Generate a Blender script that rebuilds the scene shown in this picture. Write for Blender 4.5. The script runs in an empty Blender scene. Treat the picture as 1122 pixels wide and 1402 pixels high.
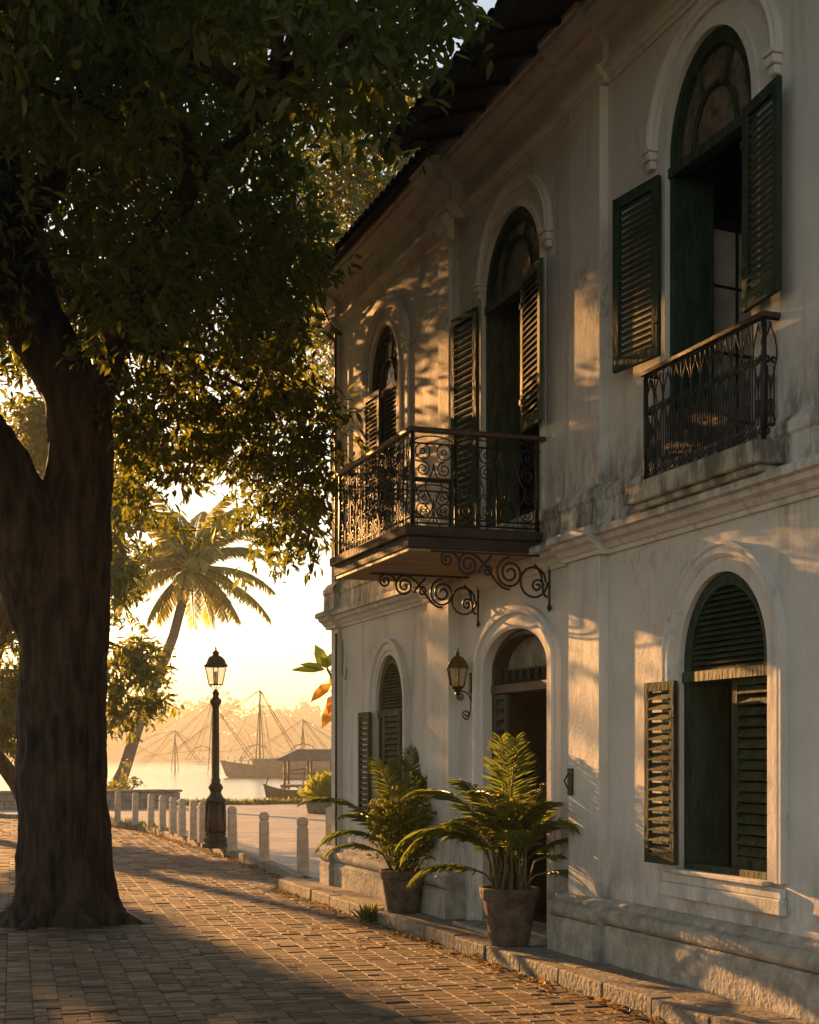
import bpy, math, random
import numpy as np
from mathutils import Vector, Matrix, noise
random.seed(7); RNG = np.random.default_rng(7)
R = math.radians; PI = math.pi
S = bpy.context.scene

# ------------------------------------------------------------------ camera
TH = R(19.57); CX, CH = -5.28, 1.70
cam = bpy.data.cameras.new('camera'); camo = bpy.data.objects.new('camera', cam)
S.collection.objects.link(camo); S.camera = camo
camo.location = (CX, 0, CH); camo.rotation_euler = (R(90), 0, -TH)
cam.sensor_fit = 'VERTICAL'; cam.sensor_height = 36; cam.lens = 2000 / 1402 * 36
cam.shift_y = (1035 - 701) / 1402; cam.clip_start = 0.05; cam.clip_end = 5000
# ------------------------------------------------------------------ light
SUN_AZ = R(9.5)      # west of +Y
SUN_EL = R(11.5)
sdir = Vector((-math.sin(SUN_AZ) * math.cos(SUN_EL), math.cos(SUN_AZ) * math.cos(SUN_EL), math.sin(SUN_EL)))
w = bpy.data.worlds.new('World'); S.world = w; w.use_nodes = True
nt = w.node_tree; nt.nodes.clear()
sky = nt.nodes.new('ShaderNodeTexSky'); sky.sky_type = 'NISHITA'; sky.sun_disc = False
sky.sun_elevation = SUN_EL; sky.sun_rotation = -SUN_AZ
sky.air_density = 1.0; sky.dust_density = 0.35; sky.ozone_density = 1.0; sky.altitude = 0
tint = nt.nodes.new('ShaderNodeMix'); tint.data_type = 'RGBA'; tint.blend_type = 'MULTIPLY'
tint.inputs['Factor'].default_value = 1.0
tint.inputs[7].default_value = (1.0, 0.88, 0.75, 1)
bg = nt.nodes.new('ShaderNodeBackground'); bg.inputs['Strength'].default_value = 0.074
wo = nt.nodes.new('ShaderNodeOutputWorld')
nt.links.new(sky.outputs[0], tint.inputs[6]); nt.links.new(tint.outputs[2], bg.inputs[0]); nt.links.new(bg.outputs[0], wo.inputs[0])
sl = bpy.data.lights.new('sun', 'SUN'); sl.energy = 5.0; sl.angle = R(0.5); sl.color = (1.0, 0.48, 0.15)
so = bpy.data.objects.new('sun', sl); S.collection.objects.link(so)
so.rotation_euler = sdir.to_track_quat('Z', 'Y').to_euler()
so.location = (-10, 60, 30)
vs = S.view_settings; vs.view_transform = 'Standard'; vs.look = 'None'; vs.gamma = 1; vs.exposure = 1.92
S.render.engine = 'CYCLES'
S.cycles.use_denoising = True
S.cycles.max_bounces = 8; S.cycles.transparent_max_bounces = 16; S.cycles.volume_bounces = 0

# ------------------------------------------------------------------ helpers
def at(px, py, d):
    l = (px - 561) / 2000 * d; c, s = math.cos(TH), math.sin(TH)
    return Vector((CX + l * c + d * s, -l * s + d * c, CH + (1035 - py) / 2000 * d))

MATS = {}
def mat(name, col, rough=0.8, var=0.0, vscale=8.0, bump=0.0, bscale=40.0, col2=None, stretch=(1, 1, 1), metallic=0.0, spec=0.4, trans=0.0, coat=0, detail=6):
    m = bpy.data.materials.new(name); m.use_nodes = True; n = m.node_tree.nodes; l = m.node_tree.links
    b = n['Principled BSDF']; b.inputs['Roughness'].default_value = rough; b.inputs['Metallic'].default_value = metallic
    b.inputs['Specular IOR Level'].default_value = spec
    b.inputs['Base Color'].default_value = (*col, 1)
    geo = n.new('ShaderNodeTexCoord'); mp = n.new('ShaderNodeMapping'); mp.inputs['Scale'].default_value = stretch
    l.new(geo.outputs['Object'], mp.inputs['Vector'])
    if var or col2:
        t = n.new('ShaderNodeTexNoise'); t.inputs['Scale'].default_value = vscale; t.inputs['Detail'].default_value = detail; t.inputs['Roughness'].default_value = 0.65
        l.new(mp.outputs[0], t.inputs['Vector'])
        cr = n.new('ShaderNodeValToRGB')
        a = [max(0, c * (1 - var)) for c in col]; c2 = col2 or [min(1, c * (1 + var)) for c in col]
        cr.color_ramp.elements[0].position = 0.35; cr.color_ramp.elements[0].color = (*a, 1)
        cr.color_ramp.elements[1].position = 0.68; cr.color_ramp.elements[1].color = (*c2, 1)
        l.new(t.outputs['Fac'], cr.inputs[0]); l.new(cr.outputs[0], b.inputs['Base Color'])
    if bump:
        t2 = n.new('ShaderNodeTexNoise'); t2.inputs['Scale'].default_value = bscale; t2.inputs['Detail'].default_value = 8
        l.new(mp.outputs[0], t2.inputs['Vector'])
        bp = n.new('ShaderNodeBump'); bp.inputs['Strength'].default_value = bump; bp.inputs['Distance'].default_value = 0.02
        l.new(t2.outputs['Fac'], bp.inputs['Height']); l.new(bp.outputs[0], b.inputs['Normal'])
    MATS[name] = m
    return m

def leafmat(name, c1, c2, tr=(0.3, 0.4, 0.03), f=0.4, rough=0.45, hue=None):
    m = bpy.data.materials.new(name); m.use_nodes = True; n = m.node_tree.nodes; l = m.node_tree.links
    b = n['Principled BSDF']; b.inputs['Roughness'].default_value = rough; b.inputs['Specular IOR Level'].default_value = 0.35
    o = n['Material Output']
    g = n.new('ShaderNodeNewGeometry'); cr = n.new('ShaderNodeValToRGB')
    cr.color_ramp.elements[0].color = (*c1, 1); cr.color_ramp.elements[1].color = (*c2, 1)
    l.new(g.outputs['Random Per Island'], cr.inputs[0]); l.new(cr.outputs[0], b.inputs['Base Color'])
    t = n.new('ShaderNodeBsdfTranslucent'); mx = n.new('ShaderNodeMixShader'); mx.inputs[0].default_value = f
    cr2 = n.new('ShaderNodeValToRGB')
    cr2.color_ramp.elements[0].color = (*[x * .6 for x in tr], 1); cr2.color_ramp.elements[1].color = (*tr, 1)
    l.new(g.outputs['Random Per Island'], cr2.inputs[0]); l.new(cr2.outputs[0], t.inputs[0])
    l.new(b.outputs[0], mx.inputs[1]); l.new(t.outputs[0], mx.inputs[2]); l.new(mx.outputs[0], o.inputs[0])
    return m

def glassmat(name, col, rough, alpha):
    m = bpy.data.materials.new(name); m.use_nodes = True
    b = m.node_tree.nodes['Principled BSDF']; b.inputs['Base Color'].default_value = (*col, 1)
    b.inputs['Roughness'].default_value = rough; b.inputs['Alpha'].default_value = alpha
    b.inputs['Specular IOR Level'].default_value = 0.6
    return m

def plaster(name, col):
    """old limewash: cloudy tone, rain streaks, mildew near the ground and on the string course"""
    m = bpy.data.materials.new(name); m.use_nodes = True; n = m.node_tree.nodes; l = m.node_tree.links
    b = n['Principled BSDF']; b.inputs['Roughness'].default_value = 0.8; b.inputs['Specular IOR Level'].default_value = 0.2
    geo = n.new('ShaderNodeNewGeometry')
    def noi(scale, st=(1, 1, 1), det=6, ro=.6):
        mp = n.new('ShaderNodeMapping'); mp.inputs['Scale'].default_value = st
        l.new(geo.outputs['Position'], mp.inputs['Vector'])
        t = n.new('ShaderNodeTexNoise'); t.inputs['Scale'].default_value = scale; t.inputs['Detail'].default_value = det; t.inputs['Roughness'].default_value = ro
        l.new(mp.outputs[0], t.inputs['Vector']); return t.outputs['Fac']
    def ramp(s, p0, p1, a=0, c=1):
        r = n.new('ShaderNodeMapRange'); r.inputs[1].default_value = p0; r.inputs[2].default_value = p1; r.inputs[3].default_value = a; r.inputs[4].default_value = c
        l.new(s, r.inputs[0]); return r.outputs[0]
    def mul(a, c):
        r = n.new('ShaderNodeMath'); r.operation = 'MULTIPLY'; l.new(a, r.inputs[0])
        if isinstance(c, float): r.inputs[1].default_value = c
        else: l.new(c, r.inputs[1])
        return r.outputs[0]
    def mxa(a, c):
        r = n.new('ShaderNodeMath'); r.operation = 'MAXIMUM'; l.new(a, r.inputs[0]); l.new(c, r.inputs[1]); return r.outputs[0]
    sep = n.new('ShaderNodeSeparateXYZ'); l.new(geo.outputs['Position'], sep.inputs[0]); z = sep.outputs['Z']
    cloud = ramp(noi(1.3, det=8), .3, .7)
    c1 = n.new('ShaderNodeMix'); c1.data_type = 'RGBA'
    c1.inputs[6].default_value = (*[x * .80 for x in col], 1); c1.inputs[7].default_value = (*col, 1)
    l.new(cloud, c1.inputs[0])
    # dirt masks
    low = mul(ramp(z, 1.3, .35), ramp(noi(3.5, (1, 1, .5), 9, .7), .42, .62))
    string = mul(mul(ramp(z, 3.3, 3.5), ramp(z, 4.4, 3.75)), ramp(noi(5, (1, 1, .35), 9, .75), .40, .58))
    streak = mul(ramp(noi(4.5, (1, 1, .10), 7, .7), .54, .72), .45)
    mild = mul(mul(ramp(noi(.8, det=3), .55, .68), ramp(noi(13, (1, 1, .6), 9, .8), .5, .6)), .6)
    d = mxa(mxa(mul(low, .85), mul(string, .95)), mxa(streak, mild))
    c2 = n.new('ShaderNodeMix'); c2.data_type = 'RGBA'; c2.inputs[7].default_value = (.13, .115, .09, 1)
    l.new(d, c2.inputs[0]); l.new(c1.outputs[2], c2.inputs[6]); l.new(c2.outputs[2], b.inputs['Base Color'])
    add = n.new('ShaderNodeMath'); add.operation = 'ADD'
    l.new(mul(noi(34, det=10, ro=.7), .35), add.inputs[0]); l.new(mul(noi(5, (1, 1, .7), 6), 1.0), add.inputs[1])
    bp = n.new('ShaderNodeBump'); bp.inputs['Strength'].default_value = .55; bp.inputs['Distance'].default_value = .022
    l.new(add.outputs[0], bp.inputs['Height']); l.new(bp.outputs[0], b.inputs['Normal'])
    return m

M_PLAST = plaster('plaster', (.70, .67, .64))
M_TRIM = plaster('plaster_trim', (.72, .69, .65))
M_STONE = mat('plinth_stone', (.36, .33, .28), .85, .35, 6, .9, 22)
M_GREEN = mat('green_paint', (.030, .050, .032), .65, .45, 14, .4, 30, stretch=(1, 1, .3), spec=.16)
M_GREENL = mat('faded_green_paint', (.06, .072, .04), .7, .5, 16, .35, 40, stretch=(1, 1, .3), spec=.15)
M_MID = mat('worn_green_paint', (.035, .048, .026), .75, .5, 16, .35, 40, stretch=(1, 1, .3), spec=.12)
M_IRON = mat('wrought_iron', (.022, .019, .017), .5, .3, 30, .2, 80, metallic=.2)
M_WOOD = mat('rail_wood', (.07, .038, .022), .45, .4, 12, .3, 40, stretch=(1, .2, 1))
M_DARKW = mat('dark_wood', (.035, .024, .018), .6, .3, 10, .2, 30)
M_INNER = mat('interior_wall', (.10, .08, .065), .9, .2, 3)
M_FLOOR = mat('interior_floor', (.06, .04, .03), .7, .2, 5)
M_TERRA = mat('aged_terracotta', (.075, .05, .036), .85, .4, 7, .9, 26, col2=(.17, .125, .09))
M_SOIL = mat('soil', (.03, .022, .015), 1, .4, 40, .8, 60)
M_KERB = mat('kerb_stone', (.20, .18, .15), .85, .45, 9, .9, 25)
M_SIDE = mat('sidewalk_stone', (.23, .20, .165), .8, .4, 7, .8, 20)
M_BOLL = mat('bollard_concrete', (.42, .39, .34), .85, .25, 10, .6, 40)
M_BARK = mat('bark', (.024, .013, .007), .92, .5, 9, 1.0, 14, stretch=(1, 1, .25), col2=(.085, .048, .026))
def _bark():
    n = M_BARK.node_tree.nodes; l = M_BARK.node_tree.links; b = n['Principled BSDF']
    g = n.new('ShaderNodeNewGeometry'); mp = n.new('ShaderNodeMapping'); mp.inputs['Scale'].default_value = (9, 9, 1.3); l.new(g.outputs['Position'], mp.inputs[0])
    wv = n.new('ShaderNodeTexNoise'); wv.noise_type = 'RIDGED_MULTIFRACTAL'; wv.inputs['Scale'].default_value = 1.0; wv.inputs['Detail'].default_value = 7
    l.new(mp.outputs[0], wv.inputs['Vector'])
    bp = n.new('ShaderNodeBump'); bp.inputs['Strength'].default_value = 1; bp.inputs['Distance'].default_value = .05
    l.new(wv.outputs[0], bp.inputs['Height'])
    old = [k for k in n if k.type == 'BUMP' and k != bp][0]; l.new(bp.outputs[0], old.inputs['Normal'])
_bark()
M_PBARK = mat('palm_bark', (.20, .16, .12), .9, .3, 6, .8, 14, stretch=(.4, .4, 3))
M_TILE = mat('roof_tile', (.085, .045, .03), .85, .4, 6, .6, 20)
M_EAVE = mat('eave_timber', (.02, .013, .010), .8, .4, 8, .5, 20)
M_LAMP = mat('lamp_metal', (.035, .026, .014), .45, .3, 12, .2, 40, metallic=.4)
M_PANE = glassmat('lantern_glass', (.55, .40, .18), .15, .38)
M_FROST = mat('frosted_pane', (.62, .55, .47), .3, .25, 3)
M_FAN = mat('reflection_tinted_glass', (.15, .12, .08), .12, .5, 9, .25, 9, spec=.8)  # brown speckled colour stands in for reflections on the panes
M_RAFIA = mat('thatch', (.12, .09, .06), .9, .3, 4)
M_HULL = mat('weathered_hull', (.09, .085, .08), .7, .3, 2)
M_HULL2 = mat('boat_wood', (.10, .06, .035), .6, .3, 5)
M_ROPE = mat('rope', (.022, .02, .018), .95, spec=.1)
M_GRASS = leafmat('grass_blade', (.05, .07, .015), (.10, .12, .025), (.35, .38, .05), .4)

def tag(o, label=None, cat=None, group=None, kind=None):
    if label: o['label'] = label
    if cat: o['category'] = cat
    if group: o['group'] = group
    if kind: o['kind'] = kind
    return o
def empty(name, loc, label, cat, group=None, rz=0):
    o = bpy.data.objects.new(name, None); S.collection.objects.link(o); o.location = loc; o.rotation_euler = (0, 0, rz)
    o.empty_display_size = .2
    return tag(o, label, cat, group)
def link_mesh(name, me, m, parent=None, smooth=False):
    o = bpy.data.objects.new(name, me); S.collection.objects.link(o)
    for x in (m if isinstance(m, (list, tuple)) else [m]): me.materials.append(x)
    if smooth: me.polygons.foreach_set('use_smooth', [True] * len(me.polygons))
    if parent is not None:
        o.parent = parent
        pm = Matrix.Identity(4); q = parent
        while q is not None:
            pm = Matrix.LocRotScale(q.location, q.rotation_euler, q.scale) @ pm; q = q.parent
        # vertices are in world space: bring them into the parent's frame
        me.transform(pm.inverted())
    return o

class B:
    def __init__(s): s.v = []; s.f = []; s.mi = []; s.T = None
    def add(s, vs, fs, mi=0):
        k = len(s.v)
        if s.T is not None: vs = [s.T @ Vector(p) for p in vs]
        s.v += [tuple(p) for p in vs]; s.f += [tuple(i + k for i in f) for f in fs]; s.mi += [mi] * len(fs)
    def box(s, x0, x1, y0, y1, z0, z1, mi=0):
        x0, x1 = sorted((x0, x1)); y0, y1 = sorted((y0, y1)); z0, z1 = sorted((z0, z1))
        s.add([(x0, y0, z0), (x1, y0, z0), (x1, y1, z0), (x0, y1, z0), (x0, y0, z1), (x1, y0, z1), (x1, y1, z1), (x0, y1, z1)],
              [(0, 3, 2, 1), (4, 5, 6, 7), (0, 1, 5, 4), (1, 2, 6, 5), (2, 3, 7, 6), (3, 0, 4, 7)], mi)
        return s
    def prism(s, poly, axis, a, b, mi=0):
        """poly: 2D loop; axis 'y': poly=(x,z) from y=a..b ; 'x': poly=(y,z); 'z': poly=(x,y)"""
        n = len(poly)
        mk = {'y': lambda p, t: (p[0], t, p[1]), 'x': lambda p, t: (t, p[0], p[1]), 'z': lambda p, t: (p[0], p[1], t)}[axis]
        vs = [mk(p, a) for p in poly] + [mk(p, b) for p in poly]
        fs = [(i, (i + 1) % n, n + (i + 1) % n, n + i) for i in range(n)] + [tuple(range(n - 1, -1, -1)), tuple(range(n, 2 * n))]
        s.add(vs, fs, mi); return s
    def tube(s, pts, r, n=6, cap=True, mi=0):
        pts = [Vector(p) for p in pts]; m = len(pts); vs = []; fs = []
        prev = None
        for i, p in enumerate(pts):
            t = (pts[min(i + 1, m - 1)] - pts[max(i - 1, 0)])
            if t.length < 1e-9: t = Vector((0, 0, 1))
            t.normalize()
            if prev is None:
                a = Vector((1, 0, 0)) if abs(t.x) < .8 else Vector((0, 0, 1)); u = t.cross(a).normalized()
            else:
                u = (prev - t * prev.dot(t)); u = u.normalized() if u.length > 1e-6 else t.orthogonal().normalized()
            prev = u; v = t.cross(u); rr = r[i] if isinstance(r, (list, tuple)) else r
            for k in range(n):
                a = 2 * PI * k / n; vs.append(p + (u * math.cos(a) + v * math.sin(a)) * rr)
        for i in range(m - 1):
            for k in range(n):
                fs.append((i * n + k, i * n + (k + 1) % n, (i + 1) * n + (k + 1) % n, (i + 1) * n + k))
        if cap: fs += [tuple(range(n - 1, -1, -1)), tuple(range((m - 1) * n, m * n))]
        s.add(vs, fs, mi); return s
    def lathe(s, prof, c, n=24, mi=0, ph=0, cap=True):
        vs = []; fs = []; m = len(prof)
        for r, z in prof:
            for k in range(n):
                a = 2 * PI * k / n + ph; vs.append((c[0] + r * math.cos(a), c[1] + r * math.sin(a), c[2] + z))
        for i in range(m - 1):
            for k in range(n): fs.append((i * n + k, i * n + (k + 1) % n, (i + 1) * n + (k + 1) % n, (i + 1) * n + k))
        if cap: fs += [tuple(range(n - 1, -1, -1)), tuple(range((m - 1) * n, m * n))]
        s.add(vs, fs, mi); return s
    def build(s, name, m, parent=None, smooth=False, bevel=0, seg=1):
        me = bpy.data.meshes.new(name); me.from_pydata(s.v, [], s.f)
        if isinstance(m, (list, tuple)): me.polygons.foreach_set('material_index', s.mi)
        o = link_mesh(name, me, m, parent, smooth); me.update()
        if bevel:
            b = o.modifiers.new('bevel', 'BEVEL'); b.width = bevel; b.segments = seg; b.limit_method = 'ANGLE'; b.angle_limit = R(40)
        return o

def np_mesh(name, V, F, m, parent=None, smooth=False):
    """V (n,3), F (m,4) quads"""
    me = bpy.data.meshes.new(name); V = np.asarray(V, np.float32); F = np.asarray(F, np.int32)
    k = F.shape[1]
    me.vertices.add(len(V)); me.vertices.foreach_set('co', V.ravel())
    me.loops.add(F.size); me.loops.foreach_set('vertex_index', F.ravel())
    me.polygons.add(len(F)); me.polygons.foreach_set('loop_start', np.arange(0, F.size, k, dtype=np.int32))
    me.polygons.foreach_set('loop_total', np.full(len(F), k, np.int32))
    me.update(calc_edges=True)
    return link_mesh(name, me, m, parent, smooth)
def norm(a): return a / np.maximum(np.linalg.norm(a, axis=-1, keepdims=True), 1e-9)
def leaf_geo(P, A, N, L, W, fold=.18, curl=.12):
    A = norm(A); Sd = norm(np.cross(A, N)); N = np.cross(Sd, A); L = L[:, None]; W = W[:, None]
    V = np.stack([P, P + A * L * .33 + Sd * W * .5 + N * W * fold, P + A * L * .68 + Sd * W * .4 + N * (W * fold - L * curl * .4),
                  P + A * L - N * L * curl, P + A * L * .68 - Sd * W * .4 + N * (W * fold - L * curl * .4), P + A * L * .33 - Sd * W * .5 + N * W * fold], 1)
    n = len(P); base = np.arange(n)[:, None] * 6
    F = np.concatenate([base + np.array([[0, 1, 2, 3]]), base + np.array([[0, 3, 4, 5]])], 0)
    return V.reshape(-1, 3), F
def foliage(name, C, m, parent, per=14, L=.16, Wr=.36, spread=.35, droop=.5, rng=RNG, twig=None):
    """clumps at C: leaves fan out of short hanging twigs"""
    C = np.asarray(C); n = len(C)
    D = norm(rng.normal(size=(n, 3)) * [1, 1, .6] + [0, 0, -droop])
    t = rng.random((n, per, 1)) * spread
    P = C[:, None] + D[:, None] * t + rng.normal(size=(n, per, 3)) * spread * .12
    A = norm(D[:, None] * .6 + rng.normal(size=(n, per, 3)) * .75 + np.array([0, 0, -droop * .7]))
    N = norm(rng.normal(size=(n, per, 3)) * .7 + np.array([0, 0, 1.0]))
    LL = L * (0.65 + .7 * rng.random(n * per))
    V, F = leaf_geo(P.reshape(-1, 3), A.reshape(-1, 3), N.reshape(-1, 3), LL, LL * Wr * (.8 + .4 * rng.random(n * per)))
    return np_mesh(name, V, F, m, parent)

def spiral(c, r0, a0, turns, r1=.0, n=18, flip=1):
    return [(c[0] + (r0 + (r1 - r0) * i / n) * math.cos(a0 + flip * turns * 2 * PI * i / n),
             c[1] + (r0 + (r1 - r0) * i / n) * math.sin(a0 + flip * turns * 2 * PI * i / n)) for i in range(n + 1)]
def bez(p0, p1, p2, p3, n=10):
    return [tuple((1 - t) ** 3 * a + 3 * (1 - t) ** 2 * t * b + 3 * (1 - t) * t * t * c + t ** 3 * d for a, b, c, d in zip(p0, p1, p2, p3)) for t in [i / n for i in range(n + 1)]]

# ------------------------------------------------------------------ setting: ground, road, plaza, water
g = B(); g.add([(-900, -60, -.06), (900, -60, -.06), (900, 47.6, -.06), (-900, 47.6, -.06)], [(0, 1, 2, 3)])
tag(g.build('ground', mat('earth', (.10, .085, .06), .95, .4, 2, .5, 12)), kind='structure')

M_PAVER = bpy.data.materials.new('paver'); M_PAVER.use_nodes = True
def _pav():
    n = M_PAVER.node_tree.nodes; l = M_PAVER.node_tree.links; b = n['Principled BSDF']
    b.inputs['Roughness'].default_value = .7; b.inputs['Specular IOR Level'].default_value = .3
    g = n.new('ShaderNodeNewGeometry'); cr = n.new('ShaderNodeValToRGB')
    cr.color_ramp.elements[0].color = (.095, .066, .044, 1); cr.color_ramp.elements[1].color = (.30, .205, .125, 1)
    e = cr.color_ramp.elements.new(.5); e.color = (.175, .122, .078, 1)
    l.new(g.outputs['Random Per Island'], cr.inputs[0])
    t = n.new('ShaderNodeTexNoise'); t.inputs['Scale'].default_value = 5; t.inputs['Detail'].default_value = 9; t.inputs['Roughness'].default_value = .7
    l.new(g.outputs['Position'], t.inputs['Vector'])
    mr = n.new('ShaderNodeMapRange'); mr.inputs[1].default_value = .3; mr.inputs[2].default_value = .7; mr.inputs[3].default_value = .4; mr.inputs[4].default_value = 1.3
    l.new(t.outputs['Fac'], mr.inputs[0])
    mx = n.new('ShaderNodeMix'); mx.data_type = 'RGBA'; mx.blend_type = 'MULTIPLY'; mx.inputs[0].default_value = 1
    l.new(cr.outputs[0], mx.inputs[6]); l.new(mr.outputs[0], mx.inputs[7]); l.new(mx.outputs[2], b.inputs['Base Color'])
    t2 = n.new('ShaderNodeTexNoise'); t2.inputs['Scale'].default_value = 22; t2.inputs['Detail'].default_value = 9; t2.inputs['Roughness'].default_value = .7
    l.new(g.outputs['Position'], t2.inputs['Vector'])
    bp = n.new('ShaderNodeBump'); bp.inputs['Strength'].default_value = 1.0; bp.inputs['Distance'].default_value = .02
    l.new(t2.outputs['Fac'], bp.inputs['Height']); l.new(bp.outputs[0], b.inputs['Normal'])
_pav()
M_JOINT = mat('joint_sand', (.045, .035, .025), 1, .4, 20, .5, 60)
KERB = [(-.62, 2.0), (-.62, 7), (-.60, 12), (-.60, 18.2), (-.24, 18.75), (-.05, 20.5), (.08, 23), (.15, 27), (.17, 31), (.10, 34), (-.35, 37), (-1.3, 39.8), (-2.8, 42.0), (-5, 43.6), (-9, 44.8), (-16, 45.5)]
def kerb_x(y):
    if y <= 18.2: return -.60
    for (x0, y0), (x1, y1) in zip(KERB[3:], KERB[4:]):
        if y0 <= y <= y1: return x0 + (x1 - x0) * (y - y0) / (y1 - y0)
    return -99
def road():
    V = []; F = []; mi = []
    ang = R(4.4) ; ca, sa = math.cos(ang), math.sin(ang)
    def put(quads, m):
        pass
    cw = .18
    for ci in range(-90, 22):
        u0 = ci * cw
        v = 1.5 + (ci % 2) * .07 + random.random() * .05
        while v < 44:
            L = random.choice((.12, .125, .13, .135, .14))
            near = v < 22
            split = random.random() < .12 and near
            for part in range(2 if split else 1):
                ua = u0 + part * cw / 2; ub = u0 + (cw if not split else cw / 2 * (part + 1))
                uc, vc = (ua + ub) / 2, v + L / 2
                wx = uc * ca + vc * sa - 1.0; wy = -uc * sa + vc * ca   # street direction leans by 4.4 degrees
                wx -= 2 * vc * sa * 0
                if wx > kerb_x(wy) - .07 or wx < -13.5 or wy < 1.2: continue
                if (wx + 3.6) ** 2 + (wy - 15.3) ** 2 < .35 ** 2: continue
                gp = .0035 + .005 * random.random(); gx = .0015 + .002 * random.random(); c = .004
                j = lambda a: (random.random() - .5) * a
                h = j(.009); tx, ty = j(.02), j(.09)
                k = len(V)
                o = [(ua + gx + j(.005), v + gp + j(.007)), (ub - gx + j(.005), v + gp + j(.007)), (ub - gx + j(.005), v + L - gp + j(.007)), (ua + gx + j(.005), v + L - gp + j(.007))]
                i_ = [(a + (uc - a) * c / (cw / 2), b + (vc - b) * c / (L / 2)) for a, b in o]
                for ring, zz in ((o, -.03), (o, -.003), (i_, 0)):
                    for a, b in ring:
                        X = a * ca + b * sa - 1.0; Y = -a * sa + b * ca
                        V.append((X, Y, zz + (h + (a - uc) * tx + (b - vc) * ty if zz > -.03 else 0)))
                for q in range(4):
                    q2 = (q + 1) % 4
                    F.append((k + q, k + q2, k + 4 + q2, k + 4 + q)); F.append((k + 4 + q, k + 4 + q2, k + 8 + q2, k + 8 + q))
                F.append((k + 8, k + 9, k + 10, k + 11))
            v += L
    nb = len(F); k = len(V)
    V += [(-14, 1, -.011), (-.55, 1, -.011), (-.55, 18.6, -.011), (.2, 27, -.011), (.2, 34, -.011), (-3, 43, -.011), (-14, 45.6, -.011)]
    me = bpy.data.meshes.new('road'); me.from_pydata(V, [], F + [tuple(range(k, k + 7))])
    me.polygons.foreach_set('material_index', [0] * nb + [1])
    o = link_mesh('road', me, [M_PAVER, M_JOINT]); tag(o, kind='structure')
road()

# kerb: real stones
def kerb():
    b = B(); out = []
    pts = KERB
    # resample
    def walk():
        for (x0, y0), (x1, y1) in zip(pts, pts[1:]):
            L = math.hypot(x1 - x0, y1 - y0); n = max(1, round(L / .75))
            for i in range(n):
                yield (x0 + (x1 - x0) * i / n, y0 + (y1 - y0) * i / n), (x0 + (x1 - x0) * (i + 1) / n, y0 + (y1 - y0) * (i + 1) / n)
    for (p, q) in walk():
        d = Vector((q[0] - p[0], q[1] - p[1], 0)).normalized(); nn = Vector((d.y, -d.x, 0))
        o = (random.random() - .5) * .012; h = .12 + (random.random() - .5) * .012; wd = .16
        A = Vector((p[0], p[1], 0)) + d * .004 + nn * o; C = Vector((q[0], q[1], 0)) - d * .004 + nn * o
        a2, c2 = A + nn * wd, C + nn * wd
        zz = lambda v, z: (v.x, v.y, z)
        b.add([zz(A, -.05), zz(C, -.05), zz(c2, -.05), zz(a2, -.05), zz(A, h), zz(C, h), zz(c2, h), zz(a2, h)],
              [(0, 3, 2, 1), (4, 5, 6, 7), (0, 1, 5, 4), (1, 2, 6, 5), (2, 3, 7, 6), (3, 0, 4, 7)])
    o = b.build('kerb', M_KERB, bevel=.014, seg=2); tag(o, kind='structure')
kerb()
# sidewalk slabs along the house
b = B(); y = 2.0
while y < 18.2:
    L = .42 + random.random() * .3
    b.box(-.455, -.13 + .0, y + .004, min(y + L - .004, 18.2), -.04, .118 + (random.random() - .5) * .006); y += L
b.box(-.13, .6, 17.5, 18.2, -.04, .115)
b.box(-.135, 1.6, 11.0, 13.0, -.05, .105)
tag(b.build('sidewalk', M_SIDE, bevel=.006), kind='structure')
# plaza of stone flags behind the kerb
M_PLAZA = bpy.data.materials.new('plaza_flags'); M_PLAZA.use_nodes = True
def _pl():
    n = M_PLAZA.node_tree.nodes; l = M_PLAZA.node_tree.links; b = n['Principled BSDF']; b.inputs['Roughness'].default_value = .6
    g = n.new('ShaderNodeNewGeometry'); br = n.new('ShaderNodeTexBrick'); br.inputs['Scale'].default_value = 1.0
    br.inputs['Brick Width'].default_value = .62; br.inputs['Row Height'].default_value = .36; br.inputs['Mortar Size'].default_value = .012
    br.inputs['Color1'].default_value = (.40, .33, .26, 1); br.inputs['Color2'].default_value = (.28, .23, .18, 1); br.inputs['Mortar'].default_value = (.10, .08, .06, 1)
    l.new(g.outputs['Position'], br.inputs['Vector'])
    t = n.new('ShaderNodeTexNoise'); t.inputs['Scale'].default_value = 1.1; t.inputs['Detail'].default_value = 9; l.new(g.outputs['Position'], t.inputs['Vector'])
    mr = n.new('ShaderNodeMapRange'); mr.inputs[1].default_value = .3; mr.inputs[2].default_value = .7; mr.inputs[3].default_value = .6; mr.inputs[4].default_value = 1.15
    l.new(t.outputs['Fac'], mr.inputs[0])
    mx = n.new('ShaderNodeMix'); mx.data_type = 'RGBA'; mx.blend_type = 'MULTIPLY'; mx.inputs[0].default_value = 1
    l.new(br.outputs['Color'], mx.inputs[6]); l.new(mr.outputs[0], mx.inputs[7]); l.new(mx.outputs[2], b.inputs['Base Color'])
    ad = n.new('ShaderNodeMath'); ad.operation = 'SUBTRACT'; t3 = n.new('ShaderNodeTexNoise'); t3.inputs['Scale'].default_value = 6; t3.inputs['Detail'].default_value = 8
    l.new(g.outputs['Position'], t3.inputs['Vector']); l.new(t3.outputs['Fac'], ad.inputs[0]); l.new(br.outputs['Fac'], ad.inputs[1])
    bp = n.new('ShaderNodeBump'); bp.inputs['Strength'].default_value = .8; bp.inputs['Distance'].default_value = .02
    l.new(ad.outputs[0], bp.inputs['Height']); l.new(bp.outputs[0], b.inputs['Normal'])
_pl()
b = B()
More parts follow.
